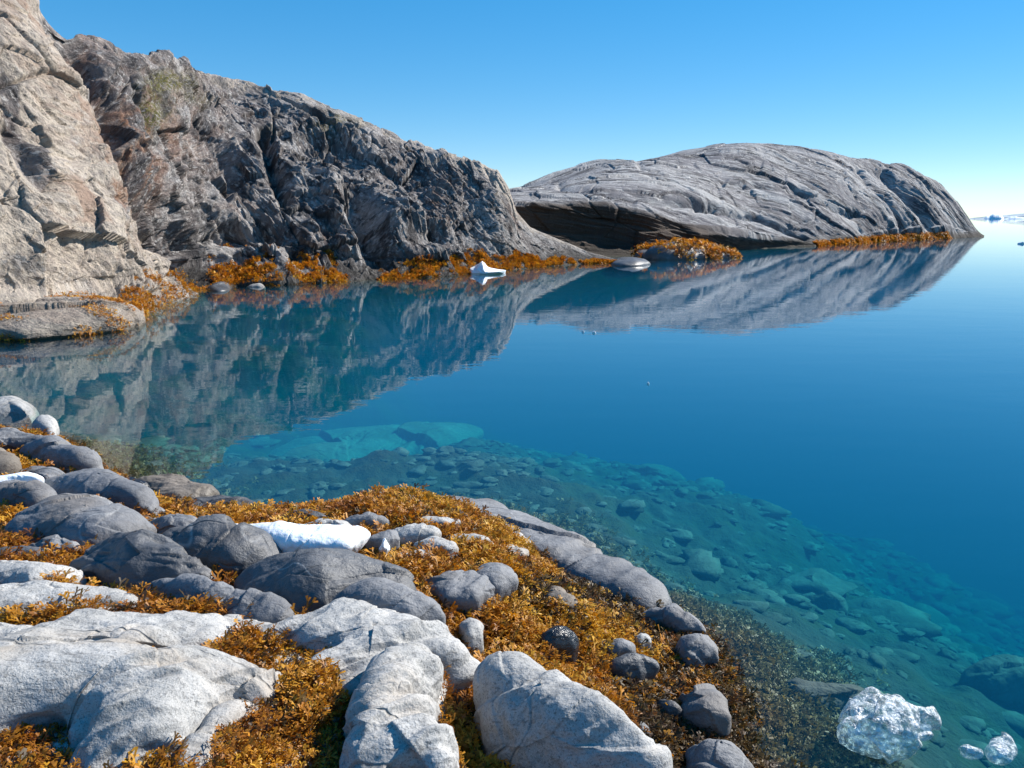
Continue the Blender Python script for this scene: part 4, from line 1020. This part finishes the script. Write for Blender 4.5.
berg('ice_sliver', [(-6, -8), (-6.5, -2), (-4, 3), (-1.5, 8.5), (.5, 10), (2, 6), (5, -1), (5.5, -3), (2, -8)], (385, 547), .035, 'small pointed white ice sliver standing on the golden seaweed', z=hit_ground(385, 547)[2] + .03)
for (x, y, sz, lab) in [(583, 332, 1.6, 'left of the two tiny ice scraps floating in mid bay'), (594, 333, 2.2, 'right of the two tiny ice scraps floating in mid bay'), (648, 384, 1.6, 'lone ice speck floating in open blue water at mid picture'), (1021, 244, 3.6, 'little ice floe at the right edge below the horizon')]:
    b_ = [(-sz, -1), (-sz * .8, 1), (-sz * .1, 2.0), (sz * .7, 1.2), (sz, -1), (0, -2)]
    berg('ice_floe', b_, (x, y), on_z(x, y)[1] / F * sz * .7, lab)

# ------------------------------------------------------------------ far coast and icebergs on the horizon
def far_ridge(name, x0, x1, dist, hpx, seed, mat, label=None, cat=None, kind=None, depth=250, rough=.5):
    c = np.linspace(x0, x1, 90); f_ = (c - x0) / (x1 - x0)
    prof = hpx * np.clip(np.minimum(f_, 1 - f_) * 6, 0, 1) ** .6 * (1 - rough + rough * (fbm(np.column_stack([c * .06, c * 0, c * 0]), 4, seed) + .5))
    prof = np.maximum(prof, .2) * dist / F
    base = at_dist(c, np.full(90, 219.0), dist); base[:, 2] = 0
    rows = []
    for q_, hf in [(-1, -.2), (-.8, .25), (-.4, .75), (0, 1), (.5, .6), (1, -.2)]:
        r_ = base.copy(); r_[:, :2] *= 1 + q_ * depth / dist; r_[:, 2] = prof * hf + (.0 if hf > 0 else -2); rows.append(r_)
    V = np.vstack(rows); q_ = grid_faces(len(rows), 90)
    o = mesh_obj(name, V, q_.ravel(), np.full(len(q_), 4), M[mat]); tag(o, label, cat, None, kind); return o
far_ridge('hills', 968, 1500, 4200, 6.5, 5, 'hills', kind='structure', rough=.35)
far_ridge('iceberg', 984, 1004, 3600, 4.2, 8, 'snow', 'white iceberg low on the horizon just right of the island', 'iceberg', depth=40, rough=.7)
far_ridge('iceberg', 1004, 1040, 3500, 2.6, 12, 'snow', 'flat white iceberg on the horizon at the right edge', 'iceberg', depth=40, rough=.7)

# ------------------------------------------------------------------ light, sky, camera
SUN = np.array([.74, .36, .60]); SUN /= np.linalg.norm(SUN)
el = math.asin(SUN[2]); az = math.atan2(SUN[0], SUN[1])
w = bpy.data.worlds.new('World'); SC.world = w; w.use_nodes = True
nt = w.node_tree; nt.nodes.clear()
sky = nt.nodes.new('ShaderNodeTexSky'); sky.sky_type = 'NISHITA'; sky.sun_disc = False
sky.sun_elevation = el; sky.sun_rotation = az; sky.altitude = 2500; sky.air_density = 1.0; sky.dust_density = .02; sky.ozone_density = 3.5
hs = nt.nodes.new('ShaderNodeHueSaturation'); hs.inputs['Saturation'].default_value = 1.95
gm = nt.nodes.new('ShaderNodeGamma'); gm.inputs['Gamma'].default_value = .52
bg = nt.nodes.new('ShaderNodeBackground'); bg.inputs['Strength'].default_value = .15
wo = nt.nodes.new('ShaderNodeOutputWorld')
nt.links.new(sky.outputs[0], gm.inputs['Color']); nt.links.new(gm.outputs[0], hs.inputs['Color']); tn = nt.nodes.new('ShaderNodeMix'); tn.data_type = 'RGBA'; tn.blend_type = 'MULTIPLY'; tn.inputs[0].default_value = 1; tn.inputs[7].default_value = (1.30, 1.38, 1.38, 1)
nt.links.new(hs.outputs[0], tn.inputs[6]); nt.links.new(tn.outputs[2], bg.inputs['Color']); nt.links.new(bg.outputs[0], wo.inputs['Surface'])
L = bpy.data.lights.new('sun', 'SUN'); L.energy = 5.0; L.angle = math.radians(.5); L.color = (1, .95, .87)
lo = bpy.data.objects.new('sun', L); COL.objects.link(lo)
lo.rotation_euler = Vector(-SUN).to_track_quat('-Z', 'Y').to_euler(); lo.location = (30, 10, 40)

cam = bpy.data.cameras.new('camera'); cam.sensor_width = 36; cam.lens = F / 1024 * 36; cam.clip_start = .05; cam.clip_end = 20000
co = bpy.data.objects.new('camera', cam); COL.objects.link(co); co.location = (0, 0, H); co.rotation_euler = (math.pi / 2 - PITCH, 0, 0)
SC.camera = co
SC.view_settings.view_transform = 'Standard'; SC.view_settings.look = 'None'; SC.view_settings.exposure = 0.8; SC.view_settings.gamma = 1; SC.view_settings.use_curve_mapping = False
SC.render.engine = 'CYCLES'
cy = SC.cycles
cy.max_bounces = 8; cy.diffuse_bounces = 2; cy.glossy_bounces = 3; cy.transmission_bounces = 4; cy.volume_bounces = 1; cy.transparent_max_bounces = 16
cy.use_denoising = True; cy.caustics_reflective = False; cy.caustics_refractive = False
cy.sample_clamp_indirect = 6
